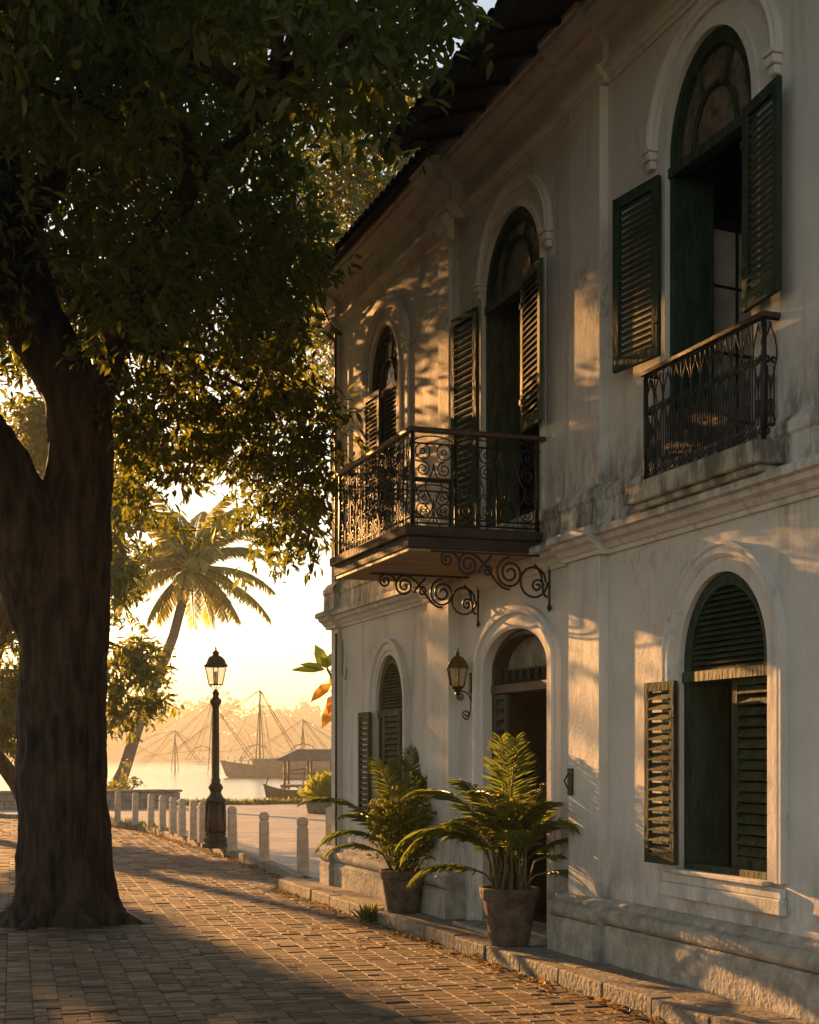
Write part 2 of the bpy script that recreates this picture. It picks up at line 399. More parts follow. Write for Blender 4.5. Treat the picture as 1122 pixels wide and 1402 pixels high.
poly = [(p[0] + .155, p[1]) for p in KERB[4:]] + [(-30, 46.3), (-30, 47.4), (40, 47.4), (40, 17.6), (.62, 17.6), (.62, 18.25), (-.05, 18.25)]
b.prism(poly[::-1], 'z', -.05, .112)
tag(b.build('plaza', M_PLAZA), kind='structure')
# water
M_WATER = bpy.data.materials.new('water'); M_WATER.use_nodes = True
def _wt():
    n = M_WATER.node_tree.nodes; l = M_WATER.node_tree.links; b = n['Principled BSDF']
    b.inputs['Base Color'].default_value = (.10, .10, .08, 1); b.inputs['Roughness'].default_value = .12; b.inputs['IOR'].default_value = 1.33
    b.inputs['Specular IOR Level'].default_value = .6
    g = n.new('ShaderNodeNewGeometry'); mp = n.new('ShaderNodeMapping'); mp.inputs['Scale'].default_value = (.6, 1.4, 1); l.new(g.outputs['Position'], mp.inputs[0])
    t = n.new('ShaderNodeTexNoise'); t.inputs['Scale'].default_value = 1.1; t.inputs['Detail'].default_value = 7; t.inputs['Roughness'].default_value = .6
    l.new(mp.outputs[0], t.inputs['Vector'])
    bp = n.new('ShaderNodeBump'); bp.inputs['Strength'].default_value = .5; bp.inputs['Distance'].default_value = .12
    l.new(t.outputs['Fac'], bp.inputs['Height']); l.new(bp.outputs[0], b.inputs['Normal'])
_wt()
g = B(); g.add([(-900, 47.5, -.35), (900, 47.5, -.35), (900, 1000, -.35), (-900, 1000, -.35)], [(0, 1, 2, 3)])
tag(g.build('water', M_WATER), kind='structure')
b = B(); b.box(-40, 60, 47.4, 47.9, -1.2, .16)
tag(b.build('quay_edge', M_KERB, bevel=.02), kind='structure')

# ------------------------------------------------------------------ the house
HL = 'two storey white plastered colonial house with green shutters and iron balconies'
house = empty('colonial_house', (0, 10, 0), HL, 'house')
def arch_pts(c, w, zs, rise, n=24, ext=0):
    a, r = w / 2 + ext, rise + ext
    return [(c + a * math.cos(PI * i / n), zs + r * math.sin(PI * i / n)) for i in range(n + 1)]
def wall_sheet(name, y0, y1, z0, z1, holes, x_front, thick, m):
    cu = bpy.data.curves.new('w', 'CURVE'); cu.dimensions = '2D'; cu.fill_mode = 'BOTH'; cu.extrude = thick / 2
    for poly in [[(y0, z0), (y1, z0), (y1, z1), (y0, z1)]] + holes:
        sp = cu.splines.new('POLY'); sp.points.add(len(poly) - 1)
        for i, p in enumerate(poly): sp.points[i].co = (p[0], p[1], 0, 1)
        sp.use_cyclic_u = True
    o = bpy.data.objects.new('w', cu); S.collection.objects.link(o)
    dg = bpy.context.evaluated_depsgraph_get()
    me = bpy.data.meshes.new_from_object(o.evaluated_get(dg)); bpy.data.objects.remove(o)
    me.transform(Matrix(((0, 0, 1, x_front + thick / 2), (1, 0, 0, 0), (0, 1, 0, 0), (0, 0, 0, 1))))
    me.materials.clear()
    return link_mesh(name, me, m, house)
def hole(c, w, zb, zs, rise): return [(c - w / 2, zb), (c + w / 2, zb)] + arch_pts(c, w, zs, rise)
WIN = {  # centre, width, bottom, spring, rise, wall front x
    'LN': (8.55, 1.10, .90, 2.34, .60, 0), 'UN': (8.74, 1.12, 3.62, 5.98, .68, 0), 'MU': (12.10, 1.30, 3.62, 5.98, .64, 0),
    'UF': (15.52, 1.02, 4.35, 5.86, .66, -.06), 'LF': (15.32, .92, .92, 2.26, .56, -.06)}
DOOR = (12.0, 1.42, .10, 2.48, .36)
ho = {k: hole(*v[:5]) for k, v in WIN.items()}
wall_sheet('wall', 3.0, 13.38, .1, 7.5, [ho['LN'], ho['UN'], ho['MU'], hole(*DOOR)], 0, .34, M_PLAST)
wall_sheet('wall', 13.381, 17.42, .1, 7.5, [ho['UF'], ho['LF']], -.06, .40, M_PLAST)
b = B(); b.box(.34, 8, 17.30, 17.418, .1, 7.5); b.build('end_wall', M_PLAST, house)
b = B(); b.box(.35, 8, 2.9, 2.995, .1, 7.5); b.box(7.9, 8, 3, 17.3, .1, 7.5); b.box(3.2, 3.3, 3, 17.3, .1, 7.5)
b.box(.345, 3.2, 10.6, 10.68, .1, 7.5); b.box(.345, 3.2, 13.6, 13.68, .1, 7.5)
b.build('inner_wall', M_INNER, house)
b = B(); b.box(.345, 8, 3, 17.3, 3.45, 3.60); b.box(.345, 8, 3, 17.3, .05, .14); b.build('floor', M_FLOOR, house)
b = B(); b.box(.345, 8, 3, 17.3, 7.3, 7.4); b.build('ceiling', M_INNER, house)

def corner_strip(name, prof, y0, y1, m=M_TRIM, bevel=0):
    b = B(); b.prism([(-n, z) for n, z in prof], 'y', y0, y1); return b.build(name, m, house, bevel=bevel)
# plinth: block + torus
def plinth(y0, y1, n):
    e = .02
    prof = [(-.02, .11), (n, .11), (n, .37), (n - .012, .385), (n - .012, .40)]
    for i in range(9):
        a = -PI / 2 + PI * i / 8; prof.append((n - .05 + .055 * math.cos(a), .465 + .062 * math.sin(a)))
    prof += [(n - .07, .535), (n - .07, .56), (n - .1, .585), (-.02, .60)]
    b = B(); b.prism([(-p[0], p[1]) for p in prof], 'y', y0, y1); return b.build('plinth', M_STONE, house, bevel=.006)
plinth(3, 10.10, .12); plinth(10.10, 10.92, .20); plinth(13.22, 13.98, .22); plinth(13.98, 17.12, .18); plinth(17.12, 17.52, .24)
b = B(); b.box(-.24, .6, 17.521, 17.53, .11, .5); 
# pilasters
def pil(y0, y1, n, z0, z1):
    b = B(); b.box(-n, .01, y0, y1, z0, z1); return b.build('pilaster', M_TRIM, house, bevel=.006)
pil(10.23, 10.78, .075, .56, 3.27); pil(10.23, 10.78, .07, 3.80, 6.93)
pil(13.35, 13.95, .13, .56, 3.27); pil(13.42, 13.72, .10, 3.80, 6.93)
pil(17.18, 17.45, .11, .56, 3.27); pil(17.22, 17.45, .11, 3.80, 6.93)
# string course and band
def string(y0, y1, n):
    prof = [(-.02, 3.27), (n + .03, 3.27), (n + .035, 3.30), (n + .055, 3.31), (n + .08, 3.345), (n + .12, 3.365), (n + .13, 3.40), (n + .17, 3.41), (n + .17, 3.455), (n + .145, 3.475), (n + .06, 3.50), (n + .05, 3.68), (n + .065, 3.70), (n + .065, 3.76), (n + .03, 3.80), (n + .005, 3.83), (-.02, 3.83)]
    return corner_strip('string_course', prof, y0, y1)
string(3, 10.16, 0); string(10.16, 10.85, .075); string(10.85, 13.30, 0); string(13.30, 14.0, .13); string(14.0, 17.10, .06); string(17.10, 17.53, .13)
# entablature
def entab(y0, y1, n, near=True):
    prof = [(-.02, 6.93), (n + .02, 6.93), (n + .02, 6.965), (n + .04, 6.97), (n + .06, 7.0), (n + .085, 7.01), (n + .085, 7.05), (n + .045, 7.065), (n + .03, 7.09),
            (n + .03, 7.245), (n + .05, 7.25), (n + .07, 7.285), (n + .12, 7.30), (n + .13, 7.345), (n + .18, 7.355), (n + .24, 7.41), (n + .25, 7.455), (n + .27, 7.46), (n + .27, 7.50), (-.02, 7.50)]
    return corner_strip('cornice', prof, y0, y1)
entab(3, 10.16, 0); entab(10.16, 10.85, .05); entab(10.85, 13.2, 0); entab(13.2, 13.75, .13); entab(13.75, 17.12, .06); entab(17.12, 17.56, .13)
# scroll console at the break
for zc, nn in ((7.18, .20), (6.86, .14)):
    b = B(); b.prism([(-.1 - nn * x, zc + .13 * z) for x, z in ((0, 1), (.7, 1), (1.1, .6), (1, .1), (.55, -.2), (.6, -.7), (.3, -1), (0, -1))], 'y', 13.24, 13.50)
    b.build('console', M_TRIM, house, bevel=.02, seg=2)
# roofs : near block deep eave, far block tiles just over the cornice
def roof():
    b = B(); sl = math.tan(R(19))
    def slab(y0, y1, n, z_out, t, m):
        w_ = 5.0
        b.add([(-n, y0, z_out), (w_, y0, z_out + (n + w_) * sl), (w_, y1, z_out + (n + w_) * sl), (-n, y1, z_out),
               (-n, y0, z_out + t), (w_, y0, z_out + (n + w_) * sl + t), (w_, y1, z_out + (n + w_) * sl + t), (-n, y1, z_out + t)],
              [(0, 3, 2, 1), (4, 5, 6, 7), (0, 1, 5, 4), (1, 2, 6, 5), (2, 3, 7, 6), (3, 0, 4, 7)])
    slab(2.5, 12.86, .92, 7.29, .05, 0)
    slab(12.87, 17.7, .44, 7.46, .04, 0)
    r = b.build('roof', M_EAVE, house)
    t = B()
    for (y0, y1, n, z0) in ((2.5, 12.86, .96, 7.345), (12.88, 17.7, .47, 7.505)):
        y = y0
        while y < y1:
            # half-round tile courses down the slope
            for s_ in range(3):
                x0 = -n + s_ * .34
                pts = []
                for e, xx in ((0, x0), (1, x0 + .38)):
                    for i in range(6):
                        a = PI * i / 5; pts.append((xx, y + .09 - .085 * math.cos(a), z0 + (xx + n) * sl + .05 * math.sin(a) + (.02 if e == 0 else 0)))
                t.add(pts, [(i, i + 1, 7 + i, 6 + i) for i in range(5)])
            y += .18
    t.build('roof_tile', M_TILE, r)
    f = B(); y = 2.7
    while y < 12.8:   # rafters under the eave
        f.add([(-.88, y, 7.262), (.0, y, 7.262 + .88 * sl), (0, y + .07, 7.262 + .88 * sl), (-.88, y + .07, 7.262), (-.88, y, 7.302), (0, y, 7.302 + .88 * sl), (0, y + .07, 7.302 + .88 * sl), (-.88, y + .07, 7.302)],
              [(0, 3, 2, 1), (4, 5, 6, 7), (0, 1, 5, 4), (1, 2, 6, 5), (2, 3, 7, 6), (3, 0, 4, 7)])
        y += .55
    f.box(-.95, -.922, 2.5, 12.88, 7.21, 7.36)
    f.build('eave', M_EAVE, r)
roof()

# --- window builders
def trim_sweep(c, w, zb, zs, rise, prof, x0, m, parent, name='surround', closed=False, legs=True, n=24):
    """prof: list of (radial offset, projection) swept round the arch and down both legs"""
    rings = []
    def station(fn): rings.append([fn(r, p) for r, p in prof])
    if legs: station(lambda r, p: (x0 - p, c + w / 2 + r, zb))
    for i in range(n + 1):
        a = PI * i / n
        station(lambda r, p: (x0 - p, c + (w / 2 + r) * math.cos(a), zs + (rise + r) * math.sin(a)))
    if legs: station(lambda r, p: (x0 - p, c - w / 2 - r, zb))
    k = len(prof); vs = [v for r_ in rings for v in r_]; fs = []
    for i in range(len(rings) - 1):
        for j in range(k): fs.append((i * k + j, i * k + (j + 1) % k, (i + 1) * k + (j + 1) % k, (i + 1) * k + j))
    fs += [tuple(range(k)), tuple(range((len(rings) - 1) * k, len(rings) * k))[::-1]]
    b = B(); b.add(vs, fs); return b.build(name, m, parent, smooth=False)

def frame_loop(b, c, w, zb, zs, rise, t, x0, x1):
    """timber frame following the opening: legs + arch, thickness t inward"""
    n = 24; rings = []
    for i in range(n + 1):
        a = PI * i / n
        for rr in (0, -t):
            for x in (x0, x1): rings.append((x, c + (w / 2 + rr) * math.cos(a), zs + (rise + rr) * math.sin(a)))
    fs = []
    for i in range(n):
        k = i * 4; q = k + 4
        fs += [(k, k + 1, q + 1, q), (k + 2, q + 2, q + 3, k + 3), (k, q, q + 2, k + 2), (k + 1, k + 3, q + 3, q + 1)]
    b.add(rings, fs)
    for s_ in (-1, 1):
        ya = c + s_ * w / 2; b.box(x0, x1, ya, ya - s_ * t, zb, zs)
def shutter_geo(wd, ht, slats, th=.035, st=.065, tilt=38, mid=None, lower_panel=False):
    """leaf in local frame: u (x) from hinge, v (y) thickness toward the street when open, z up"""
    b = B()
    b.box(0, st, 0, th, 0, ht); b.box(wd - st, wd, 0, th, 0, ht)
    b.box(st, wd - st, 0, th, 0, st * 1.25); b.box(st, wd - st, 0, th, ht - st * 1.1, ht)
    if mid: b.box(st, wd - st, 0, th, mid - .03, mid + .03)
    z0 = st * 1.25; z1 = ht - st * 1.1; d = (z1 - z0) / slats
    for i in range(slats):
        zc = z0 + d * (i + .5)
        if mid and abs(zc - mid) < .045: continue
        a = R(tilt + random.uniform(-3, 3)); hw = d * .66; dy, dz = hw * math.cos(a), hw * math.sin(a)
        cy = th / 2; t = .0045
        p = [(cy + dy / 2, zc - dz), (cy - dy / 2, zc + dz), (cy - dy / 2 + t, zc + dz + t), (cy + dy / 2 + t, zc - dz + t)]
        b.prism(p, 'x', st, wd - st)
    # hinges and latch
    for z in (.18 * ht, .8 * ht): b.box(-.012, .05, th, th + .008, z, z + .05)
    b.tube([(wd * .55, th, .05), (wd * .55, th + .03, .055), (wd * .55, th + .035, .02)], .006, 5)
    return b
def place_shutter(b, hinge, ang, parent, m=M_GREEN, flip=False, label=None):
    """ang: direction of the leaf from the hinge measured from +Y toward -X"""
    d = Vector((-math.sin(ang), math.cos(ang), 0)); up = Vector((0, 0, 1))
    v = up.cross(d) if not flip else d.cross(up)    # street side
    M = Matrix(((d.x, v.x, 0, hinge[0]), (d.y, v.y, 0, hinge[1]), (0, 0, 1, hinge[2]), (0, 0, 0, 1)))
    b.v = [tuple(M @ Vector(p)) for p in b.v]
    o = b.build('shutter', m, parent, bevel=.0025)
    if label: o['label'] = label
    return o

def window(key, parent=house, door_like=False, fan='glass', green=M_GREEN, bars=2, label=None):
    c, wd, zb, zs, rise, xf = WIN[key]
    xr = xf + .018   # frame nearly flush with the wall
    b = B(); t = .055
    frame_loop(b, c, wd, zb, zs, rise, t, xr, xf + .352 if xf == 0 else .345)
    tz = zs - .05
    b.box(xr - .018, xr + .085, c - wd / 2 + .002, c + wd / 2 - .002, tz - .075, tz)       # transom
    b.box(xr, xr + .08, c - wd / 2 + t, c + wd / 2 - t, zb, zb + .05)
    W_ = b.build('window', green, parent, bevel=.004)
    if label: W_['label'] = label
    iw, ir = wd - 2 * t, rise - t
    if fan == 'glass':
        p = arch_pts(c, iw, zs, ir); b = B(); b.prism([(c + iw / 2, tz)] + p + [(c - iw / 2, tz)], 'x', xr + .05, xr + .056)
        b.build('fanlight_glass', M_FAN, W_)
        b = B()
        frame_loop(b, c, iw, tz, zs, ir, .05, xr + .01, xr + .045)
        rr = .28 * iw
        q = [(xr + .03, c + rr * math.cos(PI * i / 14), tz + rr * 1.35 * math.sin(PI * i / 14)) for i in range(15)]
        b.tube(q, .018, 6)
        for a in (62, 118) if bars == 2 else (45, 90, 135):
            a = R(a); b.tube([(xr + .03, c + rr * math.cos(a), tz + rr * 1.35 * math.sin(a)), (xr + .03, c + (iw / 2 - .03) * math.cos(a), zs + (ir - .03) * math.sin(a))], .016, 5)
        b.build('fanlight_bar', M_MID, W_)
    else:
        b = B(); n = 15; z0, z1 = tz, zs + ir
        frame_loop(b, c, iw, tz, zs, ir, .035, xr + .0, xr + .05)
        for i in range(n):
            z = z0 + (z1 - z0) * (i + .35) / n
            if z > zs: hw = (iw / 2 - .02) * math.sqrt(max(0, 1 - ((z - zs + .02) / ir) ** 2))
            else: hw = iw / 2 - .02
            if hw < .03: continue
            d = (z1 - z0) / n
            b.prism([(xr + .005, z - d * .25), (xr + .045, z + d * .45), (xr + .050, z + d * .45), (xr + .010, z - d * .25 - .006)], 'y', c - hw, c + hw)
        b.build('louvre_panel', green, W_)
    return W_

# lower near window
wLN = window('LN', fan='louvre', label='louvred ground floor window nearest the street end of the house')
c, wd, zb, zs, rise, xf = WIN['LN']
trim_sweep(c, wd, zb, zs, rise, [(0.0, 0), (0.0, .02), (.09, .02), (.10, .035), (.12, .05), (.15, .05), (.165, .04), (.18, .055), (.20, .055), (.20, 0)], 0, M_TRIM, wLN)
b = B(); b.box(-.062, -.002, c - wd / 2 - .2, c + wd / 2 + .2, .70, .80); b.box(-.048, -.002, c - wd / 2 - .19, c + wd / 2 + .19, .80, zb - .03)
b.box(-.075, .012, c - wd / 2 - .03, c + wd / 2 + .03, zb - .03, zb + .004); b.build('sill', M_TRIM, wLN, bevel=.007)
lw = (wd - .11) / 2
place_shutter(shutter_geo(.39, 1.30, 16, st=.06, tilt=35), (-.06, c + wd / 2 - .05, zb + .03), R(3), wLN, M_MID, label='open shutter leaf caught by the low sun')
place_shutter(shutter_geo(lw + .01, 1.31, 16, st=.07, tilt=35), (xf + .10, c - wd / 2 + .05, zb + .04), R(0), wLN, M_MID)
# upper near window
def hood(key, w_, zs_, rise_, parent, cc=None, leg=.0):
    c, wd, zb, zs, rise, xf = WIN[key]; c = cc if cc else c
    trim_sweep(c, w_, zs_, zs_, rise_, [(-.005, 0), (-.005, .03), (.02, .035), (.03, .055), (.055, .065), (.075, .05), (.09, .05), (.095, 0)], xf, M_TRIM, parent, name='hood_mould', legs=False)
    for s_ in (-1, 1):
        b = B(); y0 = c + s_ * (w_ / 2 + .045)
        b.box(xf - .085, xf, y0 - .065, y0 + .065, zs_ - .03, zs_ + .005); b.box(xf - .07, xf, y0 - .05, y0 + .05, zs_ - .09, zs_ - .03); b.box(xf - .05, xf, y0 - .035, y0 + .035, zs_ - .15, zs_ - .09)
        if leg: b.box(xf - .028, xf, y0 - .045, y0 + .045, leg, zs_ - .15)
        b.build('impost', M_TRIM, parent, bevel=.006)
wUN = window('UN', label='tall upper window above the narrow iron guard rail'); hood('UN', 1.50, 6.14, .66, wUN, 8.70)
c, wd, zb, zs, rise, xf = WIN['UN']
trim_sweep(c, wd, zb, zs, rise, [(0, 0), (0, .02), (.07, .02), (.07, 0)], 0, M_TRIM, wUN)
place_shutter(shutter_geo(.56, 1.30, 24, st=.075, tilt=40), (-.05, c + wd / 2 + .0, 4.58), R(7.6), wUN)
place_shutter(shutter_geo(.49, 1.32, 24, st=.07, tilt=40), (-.05, c - wd / 2 + .01, 4.57), R(180 - 6.5), wUN, flip=True)
# inner glazed casement, half open
def casement(c, w_, z0, z1, x, yh, ang, parent):
    b = B(); cols, rows = 3, 4; t = .045
    def pt(u, z, v=0): d = Vector((math.sin(ang), math.cos(ang), 0)); nn = Vector((d.y, -d.x, 0)); q = Vector((x, yh, 0)) + d * u + nn * v; return (q.x, q.y, z)
    def bar(u0, u1, za, zb_, v0=0, v1=.03):
        b.add([pt(u0, za, v0), pt(u1, za, v0), pt(u1, za, v1), pt(u0, za, v1), pt(u0, zb_, v0), pt(u1, zb_, v0), pt(u1, zb_, v1), pt(u0, zb_, v1)],
              [(0, 3, 2, 1), (4, 5, 6, 7), (0, 1, 5, 4), (1, 2, 6, 5), (2, 3, 7, 6), (3, 0, 4, 7)])
    bar(0, t, z0, z1); bar(w_ - t, w_, z0, z1); bar(t, w_ - t, z0, z0 + t); bar(t, w_ - t, z1 - t * 1.6, z1)
    for i in range(1, cols): u = t + (w_ - 2 * t) * i / cols; bar(u - .009, u + .009, z0 + t, z1 - t * 1.6, .004, .026)
    for i in range(1, rows): z = z0 + (z1 - z0) * i / rows; bar(t, w_ - t, z - .009, z + .009, .006, .024)
    f = b.build('casement', M_DARKW, parent)
    b = B(); b.add([pt(t, z0 + t, .014), pt(w_ - t, z0 + t, .014), pt(w_ - t, z1 - t, .014), pt(t, z1 - t, .014)], [(0, 1, 2, 3)])
    b.build('pane', M_FROST, f)
b = B(); 
casement(c, .8, 3.7, 5.66, .37, 9.40, R(82), house)
# upper middle french window
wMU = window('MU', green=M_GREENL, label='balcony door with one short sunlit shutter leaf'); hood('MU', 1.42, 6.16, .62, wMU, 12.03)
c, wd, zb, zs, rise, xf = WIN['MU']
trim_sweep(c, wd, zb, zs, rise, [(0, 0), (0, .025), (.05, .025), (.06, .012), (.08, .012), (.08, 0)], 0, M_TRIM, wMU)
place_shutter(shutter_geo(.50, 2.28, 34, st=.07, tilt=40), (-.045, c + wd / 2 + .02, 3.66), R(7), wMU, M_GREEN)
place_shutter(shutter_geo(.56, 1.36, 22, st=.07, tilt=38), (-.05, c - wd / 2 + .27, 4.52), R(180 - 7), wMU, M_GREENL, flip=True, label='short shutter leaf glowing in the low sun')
b = B(); b.box(.12, .16, c - wd / 2 + .05, c - wd / 2 + .28, 3.66, 5.85); b.build('door_leaf', M_GREENL, wMU, bevel=.004)
# upper far window, both leaves shut
wUF = window('UF', label='far upper window with both shutter leaves closed'); hood('UF', 1.36, 6.16, .52, wUF, 15.44, leg=4.3)
c, wd, zb, zs, rise, xf = WIN['UF']
trim_sweep(c, wd, zb, zs, rise, [(0, 0), (0, .02), (.05, .02), (.05, 0)], xf, M_TRIM, wUF)
for k in (0, 1):
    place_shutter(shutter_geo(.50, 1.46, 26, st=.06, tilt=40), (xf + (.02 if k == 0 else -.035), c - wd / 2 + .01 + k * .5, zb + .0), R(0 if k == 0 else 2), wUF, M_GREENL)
# lower far window
wLF = window('LF', fan='louvre', green=M_GREENL, label='far ground floor window with pointed louvred head')
c, wd, zb, zs, rise, xf = WIN['LF']
trim_sweep(c, wd, zb, zs, rise, [(0, 0), (0, .02), (.04, .02), (.05, .035), (.09, .035), (.12, .03), (.14, .06), (.18, .06), (.18, 0)], xf, M_TRIM, wLF)
b = B(); b.box(xf - .07, xf - .002, c - wd / 2 - .18, c + wd / 2 + .18, .80, .90); b.build('sill', M_TRIM, wLF, bevel=.007)
place_shutter(shutter_geo(.36, 1.26, 18, st=.055, tilt=35), (xf - .07, c + wd / 2 + .0, zb + .02), R(2), wLF, M_GREENL)
place_shutter(shutter_geo(.42, 1.26, 18, st=.06, tilt=35), (xf - .01, c - wd / 2 + .02, zb + .02), R(8), wLF, M_GREENL)

# --- door
c, wd, zb, zs, rise = DOOR
door = trim_sweep(c, wd, .12, zs, rise, [(0, .0), (0, .03), (.03, .045), (.12, .045), (.135, .07), (.17, .07), (.185, .05), (.215, .05), (.215, 0)], 0, M_TRIM, house, name='doorway')
b = B(); frame_loop(b, c, wd, .12, zs, rise, .05, .06, .345); b.box(.05, .33, c - wd / 2 + .001, c + wd / 2 - .001, 2.28, 2.36)
b.box(.12, .40, c - wd / 2, c + wd / 2, .10, .235); b.build('door_frame', M_DARKW, door, bevel=.004)
b = B()
p = arch_pts(c, wd - .1, zs + .08, rise - .13, 16); b.prism([(c + wd / 2 - .05, 2.50)] + p + [(c - wd / 2 + .05, 2.50)], 'x', .20, .23); b.build('tympanum', mat('tympanum_board', (.20, .18, .14), .8, .4, 6, .5, 20), door)
b = B()
for i in range(9):   # iron grille in the transom light
    y0 = c - wd / 2 + .05 + (wd - .1) * i / 8
    b.tube([(.12, y0, 2.36), (.12, y0, 2.51)], .006, 4)
    if i < 8:
        yc = y0 + (wd - .1) / 16
        b.tube([(.12, yc + .055 * math.cos(a), 2.435 + .065 * math.sin(a)) for a in [2 * PI * k / 12 for k in range(13)]], .0055, 4)
        b.tube([(.12, yc + .03 * math.cos(a), 2.40 + .03 * math.sin(a)) for a in [2 * PI * k / 8 for k in range(9)]], .004, 4)
b.build('grille', M_IRON, door)
o = place_shutter(shutter_geo(.27, 2.02, 19, st=.04, tilt=35), (.10, c + wd / 2 - .052, .25), R(180), door, M_GREENL, flip=True); o.name = 'door_leaf'
o = place_shutter(shutter_geo(.45, 2.0, 19, st=.055, tilt=35), (.34, c - wd / 2 + .03, .25), R(-95), door, M_DARKW); o.name = 'door_leaf'
b = B(); b.box(-.02, .34, c - wd / 2 - .0, c + wd / 2, .105, .17); b.box(-.30, -.02, c - wd / 2 - .1, c + wd / 2 + .1, .105, .15); b.build('step', M_STONE, door, bevel=.01)
# hook plate on the pilaster, wires and cracks
b = B(); b.box(-.095, -.075, 10.68, 10.76, 1.38, 1.60); b.tube([(-.10, 10.72, 1.56), (-.14, 10.72, 1.50), (-.10, 10.72, 1.42)], .008, 6); b.build('iron_hook', M_IRON, house, bevel=.004)
for pts_, r_, nm_ in (([(-.10, 17.0, 3.1), (-.10, 16.98, 2.9), (-.12, 16.95, 2.7), (-.09, 16.9, 2.62), (-.08, 16.88, 2.75)], .006, 'wall_cable'),
        ([(-.07, 17.15, 5.6), (-.075, 16.7, 5.65), (-.068, 16.45, 5.45), (-.07, 16.3, 5.1), (-.07, 16.2, 4.9)], .0035, 'wall_cable'),
        ([(-.07, 14.62, 6.05), (-.075, 14.4, 6.1), (-.07, 14.2, 6.18), (-.075, 14.0, 6.2), (-.07, 13.95, 6.24)], .003, 'wall_cable'),
        ([(-.135, 17.16, .6), (-.135, 17.16, 3.2)], .014, 'downpipe'), ([(-.13, 17.2, 3.85), (-.13, 17.2, 6.9), (-.25, 17.2, 7.1), (-.38, 17.2, 7.4)], .016, 'downpipe')):
    b = B(); b.tube(pts_, r_, 6); b.build(nm_, M_IRON, house)

# --- ironwork
def to_plane(curves, org, ud, r, b, n=5):
    """2D (u,z) curves onto a vertical plane"""
    ud = Vector(ud)
    for cv in curves:
        b.tube([Vector(org) + ud * u + Vector((0, 0, z)) for u, z in cv], r, n, cap=False)
def panel(w_, h):
    C = []; c = w_ / 2
    C += [[(0, 0), (0, h)], [(w_, 0), (w_, h)]]
    rr = min(w_ / 4.2, .065)
    for s_ in (-1, 1):
        x = c + s_ * w_ / 4
        C.append([(x + rr * math.cos(a), h - .155 + rr * math.sin(a)) for a in [2 * PI * k / 14 for k in range(15)]])
        C.append([(x + rr * .35 * math.cos(a), h - .155 + rr * .35 * math.sin(a)) for a in [2 * PI * k / 8 for k in range(9)]])
        C.append(spiral((x, h - .30), rr, PI / 2, 1.6, rr * .2, 18, s_))
        C.append(bez((c, h - .255), (c + s_ * .01, h - .42), (c + s_ * w_ * .34, h * .48), (c + s_ * w_ * .10, h * .30)))
        C.append(bez((c + s_ * w_ * .10, h * .30), (c - s_ * .03, h * .2), (c + s_ * w_ * .1, h * .05), (c + s_ * w_ * .35, h * .10)))
        C.append(spiral((x, h * .17), rr, -PI / 2, 1.5, rr * .15, 18, s_))
        C.append(spiral((x + s_ * .01, h * .34), rr * .85, PI / 2, 1.3, rr * .15, 14, -s_))
        C.append(bez((c + s_ * w_ * .48, h * .62), (c + s_ * w_ * .40, h * .5), (c + s_ * w_ * .48, h * .42), (c + s_ * w_ * .36, h * .36)))
    C.append([(.0 + w_ * .5 + (w_ * .46) * math.cos(a), h - .085 + .06 * math.sin(a)) for a in [PI * k / 12 for k in range(13)]])
    C.append([(c, h * .02), (c, h * .28)])
    return C
# big balcony
bal = B(); bx0, by0, by1, bz0, bz1 = -1.30, 11.30, 13.50, 3.42, 3.60
bal.box(bx0, -.06, by0, by1, 3.52, bz1); bal.box(bx0 + .04, -.06, by0 + .04, by1 - .04, bz0, 3.52)
balc = bal.build('balcony', mat('balcony_slab', (.045, .033, .023), .8, .4, 8, .7, 24), house, bevel=.008)
balc['label'] = 'large iron balcony jutting out above the front door'
b = B()
for i in range(9):
    y0 = by0 + .06 + i * (by1 - by0 - .12) / 9
    b.box(bx0 + .05, -.07, y0 + .004, y0 + (by1 - by0 - .12) / 9 - .004, 3.395, 3.418)
b.build('soffit_board', mat('soffit_wood', (.30, .19, .10), .6, .35, 9, .4, 30, stretch=(.2, 1, 1)), balc)
ra = B(); H = .76; zr = bz1 + .02
X0, Y0, Y1 = -1.22, 11.36, 13.40
n_s = 3; L = (-.08 - X0) / n_s
for yy in (Y0, Y1):
    for i in range(n_s): to_plane(panel(L, H), (X0 + i * L, yy, zr), (1, 0, 0), .0062, ra)
n_f = 6; Lf = (Y1 - Y0) / n_f
for i in range(n_f):
    to_plane(panel(Lf, H), (X0, Y0 + i * Lf, zr), (0, 1, 0), .0062, ra)
for i in range(24): to_plane([[(0, 0), (0, H)]], (X0, Y0 + (i + .5) * (Y1 - Y0) / 24, zr), (0, 1, 0), .0048, ra, 4)
for (p, q) in (((X0, Y0), (-.06, Y0)), ((X0, Y0), (X0, Y1)), ((X0, Y1), (-.06, Y1))):
    for z in (zr + .01, zr + .055, zr + H - .09): ra.tube([(p[0], p[1], z), (q[0], q[1], z)], .008, 4)
for (x, y) in ((X0, Y0), (X0, Y1), (-.09, Y0), (-.09, Y1)): ra.box(x - .014, x + .014, y - .014, y + .014, bz1, zr + H)
ra.box(X0, -.06, Y0 - .016, Y0 + .010, zr + .33, zr + .36) if False else None
ra.build('railing', M_IRON, balc, smooth=True)
b = B(); b.box(X0 - .035, -.02, Y0 - .035, Y0 + .03, zr + H, zr + H + .04); b.box(X0 - .035, X0 + .03, Y0 + .03, Y1 + .03, zr + H, zr + H + .04); b.box(X0 + .03, -.02, Y1 - .03, Y1 + .03, zr + H, zr + H + .04)
b.build('handrail', M_WOOD, balc, bevel=.007)
